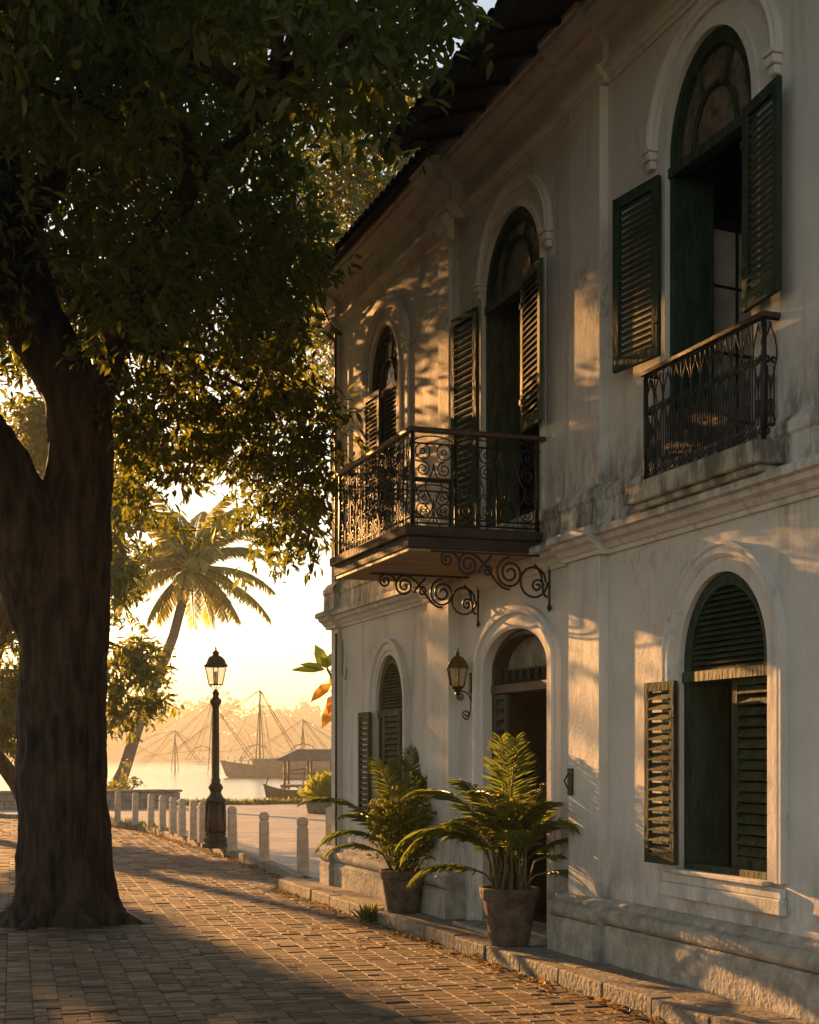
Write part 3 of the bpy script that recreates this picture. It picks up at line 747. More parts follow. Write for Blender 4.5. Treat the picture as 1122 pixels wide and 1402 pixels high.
def bracket(y):
    b = B(); P_ = []
    z = 3.39
    P_.append([(0, 2.93), (0, z)]); 
    P_.append(spiral((-.17, 3.14), .15, 0, 1.0, .13, 20, -1)); P_.append(spiral((-.13, 3.10), .07, 0, 1.4, .01, 16, 1))
    P_.append(spiral((-.42, 3.21), .15, PI / 2, 2.2, .03, 34, 1))
    P_.append(bez((-.42, 3.06), (-.60, 3.04), (-.65, 3.36), (-.86, 3.38)))
    P_.append(spiral((-.86, 3.27), .11, PI / 2, 1.9, .02, 26, 1))
    P_.append(bez((-.75, 3.2), (-.70, 3.3), (-.66, 3.3), (-.62, 3.36)))
    P_.append(bez((-.02, 3.0), (-.12, 3.02), (-.02, 3.2), (-.16, 3.3))); P_.append(spiral((-1.08, 3.31), .07, PI / 2, 1.5, .012, 18, 1))
    P_.append(bez((-.95, 3.3), (-1.0, 3.38), (-1.02, 3.38), (-1.08, 3.38)))
    P_.append(spiral((-.66, 3.22), .05, PI / 2, 1.3, .01, 14, -1))
    P_ = [[(u * .86, 3.392 + (z_ - 3.39) * .9) for u, z_ in cv] for cv in P_]
    to_plane(P_, (-.03, y, 0), (1, 0, 0), .0105, b, 6)
    b.tube([(-.03, y, 3.385), (-1.1, y, 3.385)], .009, 5)
    b.lathe([(.004, -.05), (.022, -.02), (.02, .0), (.008, .02)], (-.03, y, 2.965), 8)
    b.build('bracket', M_IRON, balc, smooth=True)
for y in (11.24, 12.83): bracket(y)
# narrow balcony of the near window
b = B(); b.box(-.26, -.002, 7.76, 9.46, 3.515, 3.655); b.box(-.21, -.05, 7.81, 9.41, 3.47, 3.515)
nb = b.build('window_balcony', plaster('mossy_slab', (.58, .54, .44)), house, bevel=.008)
nb['label'] = 'shallow mossy ledge with an iron guard rail'
def panel2(w_, h):
    C = [[(w_ / 2, 0.12), (w_ / 2, h * .55)], [(0, 0), (0, h)], [(w_ * .25, .1), (w_ * .25, h * .62)], [(w_ * .75, .1), (w_ * .75, h * .62)]]
    c = w_ / 2
    for s_ in (-1, 1):
        C.append(spiral((c + s_ * w_ * .25, h - .26), w_ * .24, PI / 2, 1.5, .008, 16, s_))
        C.append(spiral((c + s_ * w_ * .22, .08), w_ * .22, -PI / 2, 1.4, .008, 16, s_))
        C.append(bez((c, h * .42), (c + s_ * .02, h * .6), (c + s_ * w_ * .6, h * .7), (c + s_ * w_ * .4, h - .16)))
        C.append(bez((c + s_ * w_ * .4, h - .16), (c + s_ * w_ * .3, h - .08), (c + s_ * w_ * .1, h - .1), (c, h - .02)))
        C.append(bez((c + s_ * w_ * .5, .1), (c + s_ * w_ * .45, .2), (c, .12), (c + s_ * w_ * .1, .26)))
        C.append(spiral((c + s_ * w_ * .12, .27), w_ * .12, PI, 1.2, .006, 10, -s_))
    return C
ra = B(); X0, Y0, Y1 = -.11, 7.90, 9.42; H = .79; zr = 3.665
n_f = 12; Lf = (Y1 - Y0) / n_f
for i in range(n_f): to_plane(panel2(Lf, H), (X0, Y0 + i * Lf, zr), (0, 1, 0), .0055, ra)
for yy in (Y0, Y1): to_plane(panel2(.10, H), (X0, yy, zr), (1, 0, 0), .0055, ra)
for z in (zr + .01, zr + H - .005): ra.tube([(X0, Y0, z), (X0, Y1, z)], .008, 5); ra.tube([(X0, Y0, z), (0, Y0, z)], .008, 5); ra.tube([(X0, Y1, z), (0, Y1, z)], .008, 5)
ra.tube([(X0 - .0, Y0 - .03, 3.78), (0, Y0 - .03, 3.78)], .012, 6)
for (x, y) in ((X0, Y0), (X0, Y1)): ra.box(x - .013, x + .013, y - .013, y + .013, 3.655, zr + H)
ra.build('railing', M_IRON, nb, smooth=True)
b = B(); b.box(X0 - .03, X0 + .03, Y0 - .03, Y1 + .03, zr + H, zr + H + .035); b.box(X0 + .03, 0, Y0 - .03, Y0 + .02, zr + H, zr + H + .035); b.box(X0 + .03, 0, Y1 - .02, Y1 + .03, zr + H, zr + H + .035)
b.build('handrail', M_WOOD, nb, bevel=.006)

# ------------------------------------------------------------------ wall lantern
def wall_lantern():
    y = 13.03; x = -.16; k_ = .72
    t = empty('wall_lantern', (-.02, y, 2.3), 'iron wall lantern with amber glass on a scroll bracket beside the front door', 'lantern')
    b = B(); to_plane([bez((0, 2.34), (.0, 2.22), (.0, 2.0), (-.07, 2.06)), spiral((-.05, 2.10), .045, -PI / 2, 1.4, .008, 16, -1), bez((0, 2.22), (-.02, 2.33), (-.10, 2.34), (-.15, 2.29)), spiral((-.11, 2.27), .04, PI, 1.6, .008, 16, 1), [(-.14, 2.27), (-.14, 2.33)]], (-.02, y, 0), (1, 0, 0), .008, b, 6)
    b.box(-.04, -.0, y - .03, y + .03, 2.30, 2.50); b.build('bracket', M_LAMP, t, bevel=.004)
    b = B(); r0, r1 = .068, .105; z0, z1 = 2.36, 2.54; n = 6
    for k in range(n):
        a = 2 * PI * k / n + .3; b.tube([(x + r0 * math.cos(a), y + r0 * math.sin(a), z0), (x + r1 * math.cos(a), y + r1 * math.sin(a), z1)], .006, 5)
        q = [(x + (r1 + .008) * math.cos(a), y + (r1 + .008) * math.sin(a), z1 + .006), (x + .085 * math.cos(a), y + .085 * math.sin(a), z1 + .06), (x + .05 * math.cos(a), y + .05 * math.sin(a), z1 + .10), (x + .012 * math.cos(a), y + .012 * math.sin(a), z1 + .12)]
        b.tube(q, .005, 4)
    b.lathe([(.004, -.085), (.03, -.07), (.022, -.05), (.055, -.012), (.07, .0), (.07, .008), (.06, .01)], (x, y, z0), 6, ph=.3)
    b.build('cage', M_LAMP, t)
    b = B(); b.lathe([(.105, 0), (.116, .004), (.108, .012), (.084, .06), (.05, .098), (.018, .115), (.014, .125), (.026, .135), (.016, .155), (.006, .165), (.010, .172), (.002, .20)], (x, y, z1), 12); b.build('lantern_roof', mat('old_brass', (.12, .085, .035), .4, .4, 20, .2, 40, metallic=.5), t, smooth=True)
    b = B(); b.lathe([(r0 - .005, 0), (r1 - .005, z1 - z0)], (x, y, z0), n, ph=.3, cap=False); b.build('glass', M_PANE, t)
    b = B(); b.lathe([(.01, 0), (.01, .04), (.018, .05), (.02, .07), (.009, .095), (.002, .10)], (x, y, z0 + .01), 10); b.build('bulb', mat('bulb', (.7, .5, .25), .3), t, smooth=True)
wall_lantern()

# ------------------------------------------------------------------ street lamp
def street_lamp():
    p = Vector((.02, 24.9, .112)); t = empty('street_lamp', p, 'tall dark cast iron street lamp with four sided glass lantern among the bollards', 'street lamp')
    b = B(); pr = [(.26, 0), (.26, .09), (.22, .11), (.235, .14), (.235, .2), (.20, .23), (.21, .30)]
    b.lathe(pr, p, 8); b.build('base', M_LAMP, t, bevel=.006)
    b = B(); n = 16
    prof = [(.19, .30), (.205, .36), (.185, .55), (.165, .75), (.17, .90), (.19, .93), (.19, .97), (.14, 1.02), (.10, 1.10), (.12, 1.16), (.145, 1.20), (.12, 1.25), (.085, 1.30), (.09, 1.36), (.07, 1.40), (.068, 2.0), (.060, 2.80), (.07, 2.84), (.10, 2.88), (.115, 2.93), (.09, 2.98), (.06, 3.0), (.055, 3.06), (.075, 3.09), (.05, 3.12), (.03, 3.16)]
    b.lathe(prof, p, n)
    for k in range(8):
        a = 2 * PI * k / 8
        b.tube([p + Vector((.19 * math.cos(a), .19 * math.sin(a), .33)), p + Vector((.172 * math.cos(a), .172 * math.sin(a), .90))], .022, 5)
    b.build('post', M_LAMP, t, smooth=True)
    b = B(); z0, z1, r0, r1 = 3.26, 3.62, .13, .20
    for k in range(4):
        a = PI / 4 + PI / 2 * k + .35; c_, s_ = math.cos(a), math.sin(a)
        b.tube([p + Vector((r0 * c_, r0 * s_, z0)), p + Vector((r1 * c_, r1 * s_, z1))], .011, 5)
        b.tube([p + Vector((.02 * c_, .02 * s_, 3.14)), p + Vector((r0 * .9 * c_, r0 * .9 * s_, z0))], .009, 5)
    for r_, z in ((r0, z0), (r1, z1)):
        q = [p + Vector((r_ * math.cos(PI / 4 + PI / 2 * k + .35), r_ * math.sin(PI / 4 + PI / 2 * k + .35), z)) for k in range(5)]; b.tube(q, .012, 4)
    b.build('lantern_frame', M_LAMP, t)
    b = B(); b.lathe([(.225, 0), (.235, .02), (.20, .06), (.17, .14), (.12, .20), (.07, .22), (.055, .25), (.075, .27), (.04, .31), (.015, .33), (.02, .36), (.003, .42)], p + Vector((0, 0, 3.62)), 12, ph=.35); b.build('lantern_roof', M_LAMP, t, smooth=True)
    b = B(); b.lathe([(r0 - .01, 0), (r1 - .01, z1 - z0)], p + Vector((0, 0, z0)), 4, ph=PI / 4 + .35, cap=False); b.build('glass', M_PANE, t)
    b = B(); b.lathe([(.02, 0), (.02, .12), (.04, .14), (.045, .2), (.02, .26), (.002, .27)], p + Vector((0, 0, z0)), 10); b.build('bulb', MATS['bulb'], t, smooth=True)
street_lamp()
for o_ in list(S.objects):
    if o_.name == 'street_lamp': o_.scale = (.92, .92, .865)

# ------------------------------------------------------------------ bollards
BO = [(.08, 19.46, 'thick pale stone bollard nearest the house corner, standing on the kerb'), (.02, 21.43, 'pale stone bollard second from the house corner, alone on the open kerb'), (.11, 24.0, 'pale stone bollard just in front of the street lamp foot'),
      (.08, 26.39, 'first pale bollard behind the street lamp'), (.13, 27.5, 'second pale bollard behind the street lamp'), (.15, 28.7, 'third pale bollard behind the street lamp'), (.19, 29.9, 'fourth pale bollard behind the street lamp'),
      (.20, 31.2, 'fifth pale bollard behind the street lamp'), (.17, 32.5, 'small far bollard sixth behind the street lamp'), (.05, 33.9, 'small far bollard seventh behind the lamp, where the kerb starts to bend'),
      (-.15, 35.3, 'second last bollard of the far end of the row'), (-.5, 36.7, 'farthest bollard of the row, beside the low stone wall'), (1.55, 23.1, 'bollard half hidden behind the corner of the house')]
b = B()
b.lathe([(.100, 0), (.097, .30), (.094, .60), (.080, .615), (.080, .635), (.094, .65), (.093, .70), (.075, .735), (.03, .75)], (0, 0, 0), 4, ph=PI / 4)
proto = b.build('bollard', M_BOLL, bevel=.012, seg=2)
for i, (x, y, lab) in enumerate(BO):
    o = proto if i == 0 else proto.copy()
    if i: S.collection.objects.link(o)
    o.location = (x, y, .108); o.rotation_euler = (R(random.uniform(-.8, .8)), R(random.uniform(-.8, .8)), R(random.uniform(-8, 8)))
    tag(o, lab, 'bollard', 'stone bollards along the kerb')

# ------------------------------------------------------------------ big tree
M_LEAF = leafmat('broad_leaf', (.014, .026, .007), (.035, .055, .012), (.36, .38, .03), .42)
M_LEAF2 = leafmat('lit_leaf', (.03, .055, .012), (.07, .10, .02), (.42, .42, .05), .45)  # brighter greens: the sunlit look is put into the leaf colour
def T(px, py, dd=0): return at(px, py, 15 + dd)
def big_tree():
    base = at(90, 1262, 14.98); base.z = 0
    t = empty('street_tree', base, 'huge dark leafy street tree with forked trunk overhanging the paved lane', 'tree')
    b = B()
    def px(r): return r * 15 / 2000
    # fluted root flare + trunk as star shaped rings
    rings = [(1275, 90, 88, .26), (1262, 90, 79, .24), (1245, 91, 69, .20), (1215, 90, 63, .13), (1180, 88, 61, .07), (1100, 85, 58.5, .04), (1000, 85, 58, .03), (900, 86, 58, .03), (800, 92, 56, .03), (740, 98, 52, .02), (700, 104, 48, .02), (640, 110, 42, .02), (590, 110, 41, .02), (560, 108, 42, .02), (520, 92, 44, .02), (470, 62, 46, .02), (420, 38, 44, .02), (370, 22, 42, 0), (300, 5, 36, 0), (230, 8, 28, 0), (150, 20, 22, 0), (60, 35, 16, 0)]
    n = 40; vs = []; fs = []
    for i, (py, pxc, r, fl) in enumerate(rings):
        c_ = T(pxc, py)
        if i == 0: c_.z = -.05
        for k in range(n):
            a = 2 * PI * k / n; rr = px(r) * (1 + fl * (math.cos(5 * a + .8) * .6 + math.cos(3 * a + 2) * .5) + .025 * math.sin(7 * a + i))
            vs.append(c_ + Vector((rr * math.cos(a), rr * math.sin(a), 0)))
    for i in range(len(rings) - 1):
        for k in range(n): fs.append((i * n + k, i * n + (k + 1) % n, (i + 1) * n + (k + 1) % n, (i + 1) * n + k))
    fs += [tuple(range(n - 1, -1, -1)), tuple(range((len(rings) - 1) * n, len(rings) * n))]
    b.add(vs, fs)
    for a_, L_, r_ in ((2.9, .62, .10), (3.9, .55, .12), (4.9, .60, .11), (5.6, .66, .12), (.2, .58, .10), (1.4, .6, .1)):
        c0 = T(90, 1262); c0.z = 0; d_ = Vector((math.cos(a_), math.sin(a_), 0)); sd_ = Vector((-d_.y, d_.x, 0))
        b.tube([c0 + d_ * .30 + Vector((0, 0, .35)), c0 + d_ * .46 + Vector((0, 0, .13)), c0 + d_ * L_ + sd_ * .04 + Vector((0, 0, .03)), c0 + d_ * (L_ + .22) + sd_ * .10 + Vector((0, 0, -.03))], [r_ * 1.1, r_, r_ * .7, r_ * .35], 10)
    # big left limb and right fork
    b.tube([T(72, 960), T(66, 880), T(52, 800, -.1), T(28, 720, -.2), T(-10, 640, -.4), T(-60, 560, -.6), T(-130, 480, -.8), T(-220, 380, -1)], [px(28), px(40), px(50), px(53), px(50), px(44), px(36), px(24)], 20)
    b.tube([T(118, 640), T(128, 570), T(140, 520, .1), T(158, 470, .3), T(185, 420, .6), T(225, 360, 1.0), T(280, 290, 1.2), T(340, 200, 1.3)], [px(28), px(24), px(20), px(17), px(14), px(11), px(9), px(6)], 14)
    b.tube([T(120, 600, .1), T(134, 540, -.2), T(160, 440, -1.0), T(210, 330, -2.0), T(280, 230, -3), T(370, 150, -3.6)], [px(26), px(20), px(15), px(12), px(9), px(5)], 12)
    b.tube([T(15, 380), T(50, 280, -.5), T(85, 225, -1), T(130, 190, -1.6), T(190, 150, -2.3), T(260, 90, -3)], [px(26), px(20), px(16), px(13), px(10), px(6)], 12)
    b.tube([T(8, 260), T(20, 180), T(50, 110, .8), T(110, 40, 1.5), T(190, -60, 2)], [px(24), px(18), px(14), px(10), px(6)], 10)
    me = bpy.data.meshes.new('trunk'); me.from_pydata(b.v, [], b.f)
    o = link_mesh('trunk', me, M_BARK, t, smooth=True)
    rm = o.modifiers.new('remesh', 'REMESH'); rm.mode = 'VOXEL'; rm.voxel_size = .028; rm.use_smooth_shade = True
    sm = o.modifiers.new('smooth', 'SMOOTH'); sm.iterations = 8; sm.factor = .5
    dg = bpy.context.evaluated_depsgraph_get(); me2 = bpy.data.meshes.new_from_object(o.evaluated_get(dg)); o.modifiers.clear(); o.data = me2; me2.name = 'trunk'
    n_ = len(me2.vertices); co = np.empty(n_ * 3, np.float32); me2.vertices.foreach_get('co', co); co = co.reshape(-1, 3); nr = np.empty(n_ * 3, np.float32); me2.vertices.foreach_get('normal', nr); nr = nr.reshape(-1, 3)
    for i in range(n_):
        x_, y_, z_ = co[i]; p_ = Vector((x_ * 6.5, y_ * 6.5, z_ * .9)); w_ = noise.noise(Vector((x_ * 1.2, y_ * 1.2, z_ * 1.2))) * 1.5
        h = .030 * (1 - 2 * abs(noise.noise(p_ + Vector((w_, w_, 0))))) + .018 * (1 - 2 * abs(noise.noise(p_ * 2.3))) + .035 * noise.noise(Vector((x_ * 2, y_ * 2, z_ * 1.6)))
        co[i] += nr[i] * (h - .02)
    me2.vertices.foreach_set('co', co.ravel()); me2.update(); me2.polygons.foreach_set('use_smooth', [True] * len(me2.polygons))
    # crown
    rng = np.random.default_rng(3); C = []
    holes = [(470, 225, 62, 70, .85), (400, 600, 36, 22, .9), (300, 655, 40, 20, .8), (190, 690, 26, 30, .9), (60, 88, 60, 30, .7), (115, 90, 25, 20, .8), (345, 640, 25, 22, .8), (560, 170, 40, 50, .6), (240, 270, 50, 20, .5), (40, 600, 40, 90, .8)]
    ct, st = math.cos(TH), math.sin(TH)
    while len(C) < 11500:
        x = rng.uniform(-10.5, .1); y = rng.uniform(7.5, 24.5); z = rng.uniform(4.2, 11.5)
        if x > -.75 and y < 18.1: continue
        # dome + ragged underside
        r2 = ((x + 4.6) / 6.6) ** 2 + ((y - 15.4) / 9.4) ** 2
        if r2 > 1: continue
        top = 5.2 + 6.3 * math.sqrt(1 - r2)
        nz = noise.noise(Vector((x * .55, y * .55, 3.1)))
        low = 5.0 + nz * .9 + (0.55 if y < 11 else 0) - .55 * max(0, min(1, (y - 15) / 3))
        if z < low or z > top: continue
        # clumping
        cl = noise.noise(Vector((x * .9, y * .9, z * .9)))
        if cl < -.09 + .12 * rng.random(): continue
        vv = Vector((x + .1, y - 11.5, z - 5.15)); 
        if (vv - sdir * vv.dot(sdir)).length < .62: continue
        X = x - CX; d = X * st + y * ct; l = X * ct - y * st; u = 561 + 2000 * l / d; v = 1035 - 2000 * (z - CH) / d
        bx_ = 640 - .42 * max(0, v) if v < 200 else 556 - .52 * (v - 200)
        if u > max(bx_, 450) - 38 + max(0, 130 - max(v, 0)) * .42 + rng.normal() * 10: continue
        if v > 500 and rng.random() < .5 and noise.noise(Vector((x * 1.8, y * 1.8, z * 1.8))) < .12: continue
        if v > (700 if u < 190 else 600 if u < 330 else 680) + rng.normal() * 12 and u > 100: continue
        if u < 175 and v > 560: continue
        if u < 150 and v > 480 and rng.random() < .8: continue
        if u < 135 and 190 < v < 480 and y < 14.6 and rng.random() < .88: continue
        if any(((u - hx) / hr) ** 2 + ((v - hy) / hs) ** 2 < 1 and rng.random() < pr for hx, hy, hr, hs, pr in holes): continue
        C.append((x, y, z))
    # drooping sprays on the underside, toward the plaza
    for (u, v, d, n_) in ((418, 690, 17, 24), (398, 722, 17, 18), (386, 750, 17, 6), (370, 690, 17.5, 20), (350, 720, 18, 10), (420, 650, 17, 26), (208, 712, 18, 12), (320, 640, 18, 22), (360, 610, 17, 30), (422, 600, 16.5, 26), (420, 560, 16, 26), (300, 590, 17, 30), (250, 620, 17, 30), (200, 640, 17, 24), (180, 600, 16, 30), (330, 560, 16, 30), (380, 530, 16, 30), (160, 660, 18, 16), (165, 560, 16, 22), (230, 560, 16, 30), (280, 540, 16, 26)):
        p = at(u, v, d)
        for _ in range(n_): C.append((p.x + rng.normal() * .17, p.y + rng.normal() * .35, p.z + rng.normal() * .14))
    C = np.array(C)
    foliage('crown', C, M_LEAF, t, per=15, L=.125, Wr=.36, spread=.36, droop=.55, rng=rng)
    # branches from the limbs out to the foliage
    b = B(); nodes = [T(185, 420, .6), T(225, 360, 1.0), T(280, 290, 1.2), T(340, 200, 1.3), T(158, 470, .3), T(160, 440, -1.0), T(210, 330, -2.0), T(280, 230, -3), T(370, 150, -3.6), T(85, 225, -1), T(130, 190, -1.6), T(190, 150, -2.3), T(260, 90, -3), T(8, 260), T(50, 110, .8), T(110, 40, 1.5), T(190, -60, 2), T(-60, 560, -.6), T(-130, 480, -.8), T(-220, 380, -1)]
    for _ in range(170):
        c_ = Vector(C[rng.integers(len(C))]); q = min(nodes, key=lambda n_: (n_ - c_).length + rng.random() * 1.2); d_ = (c_ - q).length
        if d_ > 5.5: continue
        k1 = q.lerp(c_, .35) + Vector((rng.normal() * .15, rng.normal() * .15, .10 * d_)); k2 = q.lerp(c_, .72) + Vector((rng.normal() * .12, rng.normal() * .12, .08 * d_))
        b.tube([tuple(p_) for p_ in bez(q, k1, k2, c_, 7)], [(.012 + .009 * d_) * (1 - j / 8.5) + .002 for j in range(8)], 5, cap=False)
    b.build('branch', M_BARK, t)
big_tree()

def tree(name, base, trunk, crown, leafm, label, cat, n, group=None, L=.15, per=14, seed=1, spread=.4, clump=.0, cscale=.8):
    """trunk: list of (point, radius) lists; crown: ellipsoids (centre, radii)"""
    t = empty(name, base, label, cat, group); rng = np.random.default_rng(seed); b = B()
    for pts in trunk: b.tube([p for p, r in pts], [r for p, r in pts], 10)
    b.build('trunk', M_BARK, t, smooth=True)
    C = []; vol = [r[0] * r[1] * r[2] for c, r in crown]
    for (c, r), v in zip(crown, vol):
        k = 0; tot = int(n * v / sum(vol))
        while k < tot:
            q = rng.normal(size=3); q /= np.linalg.norm(q); q *= rng.random() ** (1 / 2.2); p = np.array(c) + q * np.array(r)
            if noise.noise(Vector(p) * cscale) < clump + rng.random() * .12 - .12: 
                if rng.random() < .9: continue
            C.append(p); k += 1
    foliage('crown', C, leafm, t, per=per, L=L, spread=spread, rng=rng, droop=.4)
    return t
# tree by the shore, seen on both sides of the big trunk
b0 = at(38, 1092, 34)
tree('shore_tree', (b0.x, b0.y, .1), [[(b0, .26), (at(22, 1070, 34), .2), (at(-8, 1030, 34), .17), (at(-25, 960, 34), .14), (at(10, 860, 34), .1)], [(at(-8, 1030, 34), .12), (at(60, 930, 34), .09), (at(150, 880, 33), .05), (at(200, 900, 33), .02)]],
     [(at(-22, 775, 34), (.5, 1.0, 1.5)), (at(-22, 775, 34), (.48, .9, 1.4)), (at(-18, 775, 35), (.5, 1.0, 1.5)), (at(-24, 770, 33), (.5, .9, 1.5)), (at(-5, 760, 35), (.5, .9, 1.5)), (at(12, 850, 34), (.72, 1.3, 2.4)), (at(60, 900, 34), (.8, 1.2, 1.5)), (at(-10, 990, 34), (1.0, 1.5, .9)), (at(150, 790, 33), (.5, 1.2, 1.2)), (at(180, 910, 33), (.75, 1, .6)), (at(160, 960, 33), (.45, .8, .8)), (at(205, 950, 33), (.45, .6, .5)), (at(60, 640, 34), (1.1, 1.2, 1.7)), (at(158, 700, 33), (.6, 1.2, .8))],  # leftmost clumps lie out of view, added to shade the far bay
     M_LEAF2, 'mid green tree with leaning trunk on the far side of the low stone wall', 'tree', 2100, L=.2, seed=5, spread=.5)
# sunlit tree behind the roof of the house
b1 = at(560, 1100, 30)
tree('garden_tree', (b1.x, b1.y, .1), [[(Vector((b1.x, b1.y, 0)), .3), (Vector((b1.x - .2, b1.y, 5)), .25), (at(540, 400, 30), .16), (at(500, 250, 30), .08)]],
     [(at(540, 280, 30), (3.4, 2.6, 2.6)), (at(470, 240, 29), (1.9, 1.6, 1.7)), (at(440, 330, 29), (1.3, 1.3, 1.3)), (at(420, 450, 29), (1.5, 1.3, 1.5)), (at(520, 430, 30), (1.8, 1.5, 1.7))],
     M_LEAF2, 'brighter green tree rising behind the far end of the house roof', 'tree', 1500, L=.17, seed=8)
# unseen trees added up the lane to block the sun and shade lane and wall
def shade(x, y, label, crowns, n, seed, L=.34):
    tree('added_shade_tree', (x, y, 0), [[(Vector((x, y, 0)), .35), (Vector((x + .3, y, 4)), .28), (Vector((x, y + .3, 9)), .12)]], crowns, M_LEAF, label, 'tree', n, 'added shade trees beyond the frame edge', L=L, per=12, seed=seed, spread=.8, clump=-.02, cscale=.5)
shade(-9.5, 44, 'added unseen tree whose low crown shades the left of the lane', [((-8.35, 44, 6.5), (1.25, 1.5, 1.7)), ((-9.9, 44, 6.6), (2.3, 2.4, 3.0)), ((-13.5, 46, 6.5), (2.6, 2.2, 4)), ((-12, 45, 12), (2.6, 2.5, 3.5)), ((-8.6, 43, 2.9), (1.6, 1, 1.6)), ((-12, 44, 2.9), (2, 1, 1.6))], 1900, 21)
shade(-6.9, 50, 'tall added unseen tree whose high crown shades the upper wall', [((-7.4, 50, 15.8), (2.4, 2.2, 2.6)), ((-5.8, 47, 17.0), (1.6, 2.0, 2.6))], 500, 22)

# ------------------------------------------------------------------ palms
def frond(b_arr, p0, d0, length, droop, nl, ll, wl, rng, vee=.35, tip_l=.35):
    """returns rachis points; appends leaflets (P,A,N,L,W)"""
    pts = [Vector(p0)]; d = Vector(d0).normalized(); st = length / 14; 
    for i in range(14):
        d = (d + Vector((0, 0, -droop * (i + 2) / 14))).normalized(); pts.append(pts[-1] + d * st)
    for k in range(nl):
        t = .12 + .88 * (k + .5) / nl; f = t * 14; i = min(13, int(f)); p = pts[i].lerp(pts[i + 1], f - i); dd = (pts[i + 1] - pts[i]).normalized()
        side = dd.cross(Vector((0, 0, 1))); side = side.normalized() if side.length > .05 else Vector((1, 0, 0)); up = side.cross(dd)
        l = ll * (math.sin(PI * min(1, t * .75 + .18)) * (1 - tip_l) + tip_l) * rng.uniform(.85, 1.1)
        for s_ in (-1, 1):
            a = (dd * (.55 + .5 * t) + side * s_ * (1.0 - .35 * t) + up * (vee - .2) + Vector((0, 0, -.25)) + Vector(rng.normal(size=3) * .09)).normalized()
            b_arr.append((p, a, up + side * s_ * -.4, l, wl * rng.uniform(.75, 1.1)))
    return pts
def leaflet_mesh(name, arr, m, parent, curl=.22):
    P = np.array([tuple(a[0]) for a in arr]); A = np.array([tuple(a[1]) for a in arr]); N = np.array([tuple(a[2]) for a in arr])
    V, F = leaf_geo(P, A, N, np.array([a[3] for a in arr]), np.array([a[4] for a in arr]), fold=.15, curl=curl)
    return np_mesh(name, V, F, m, parent)
M_COCO = leafmat('coconut_leaf', (.10, .12, .03), (.20, .20, .05), (.95, .88, .3), .68)
M_ARECA = leafmat('areca_leaf', (.025, .05, .010), (.10, .14, .025), (.42, .5, .06), .45, rough=.35)
M_STEM = mat('palm_stem', (.10, .09, .03), .6, .3, 8)
def coconut():
    rng = np.random.default_rng(11); D = 48
    P_ = [at(152, 1097, D), at(160, 1078, D), at(170, 1055, D), at(192, 985, D), at(215, 930, D), at(238, 870, D), at(255, 805, D), at(261, 778, D)]
    base = P_[0].copy(); base.z = .1
    t = empty('coconut_palm', base, 'slim leaning coconut palm on the water edge with a full feathery crown', 'palm')
    b = B(); b.tube([base - Vector((0, 0, .2))] + P_, [.42, .34, .26, .21, .19, .175, .16, .15, .13], 14); b.build('trunk', M_PBARK, t, smooth=True)
    arr = []; rb = B(); c = P_[-1]
    right = Vector((math.cos(TH), -math.sin(TH), 0)); fwd = Vector((math.sin(TH), math.cos(TH), 0))
    for i in range(36):
        az = i * 2.399 + .4; el = (1.25, .95, .6, .25, -.15, -.6)[i % 6] + rng.uniform(-.1, .1)
        d = right * math.cos(az) * math.cos(el) + fwd * math.sin(az) * math.cos(el) + Vector((0, 0, math.sin(el)))
        L = rng.uniform(2.5, 3.05) * (1.0 if el > -.3 else .8)
        pts = frond(arr, c + d * .1, d, L, .155 if el > .4 else .11, 58, .60, .025, rng, vee=.15)
        rb.tube(pts, [.035 * (1 - j / 16) + .006 for j in range(15)], 5, cap=False)
    crown = rb.build('crown', M_STEM, t, smooth=True)
    leaflet_mesh('leaflet', arr, M_COCO, crown, .35)
    b = B()
    for k in range(7):
        a = k * .9; q = c + Vector((.22 * math.cos(a), .22 * math.sin(a), -.22 - .08 * (k % 2))); b.lathe([(.01, -.13), (.08, -.09), (.11, 0), (.08, .09), (.01, .13)], q, 10)
    b.build('coconut', mat('coconut_husk', (.14, .12, .04), .6), t, smooth=True)
coconut()

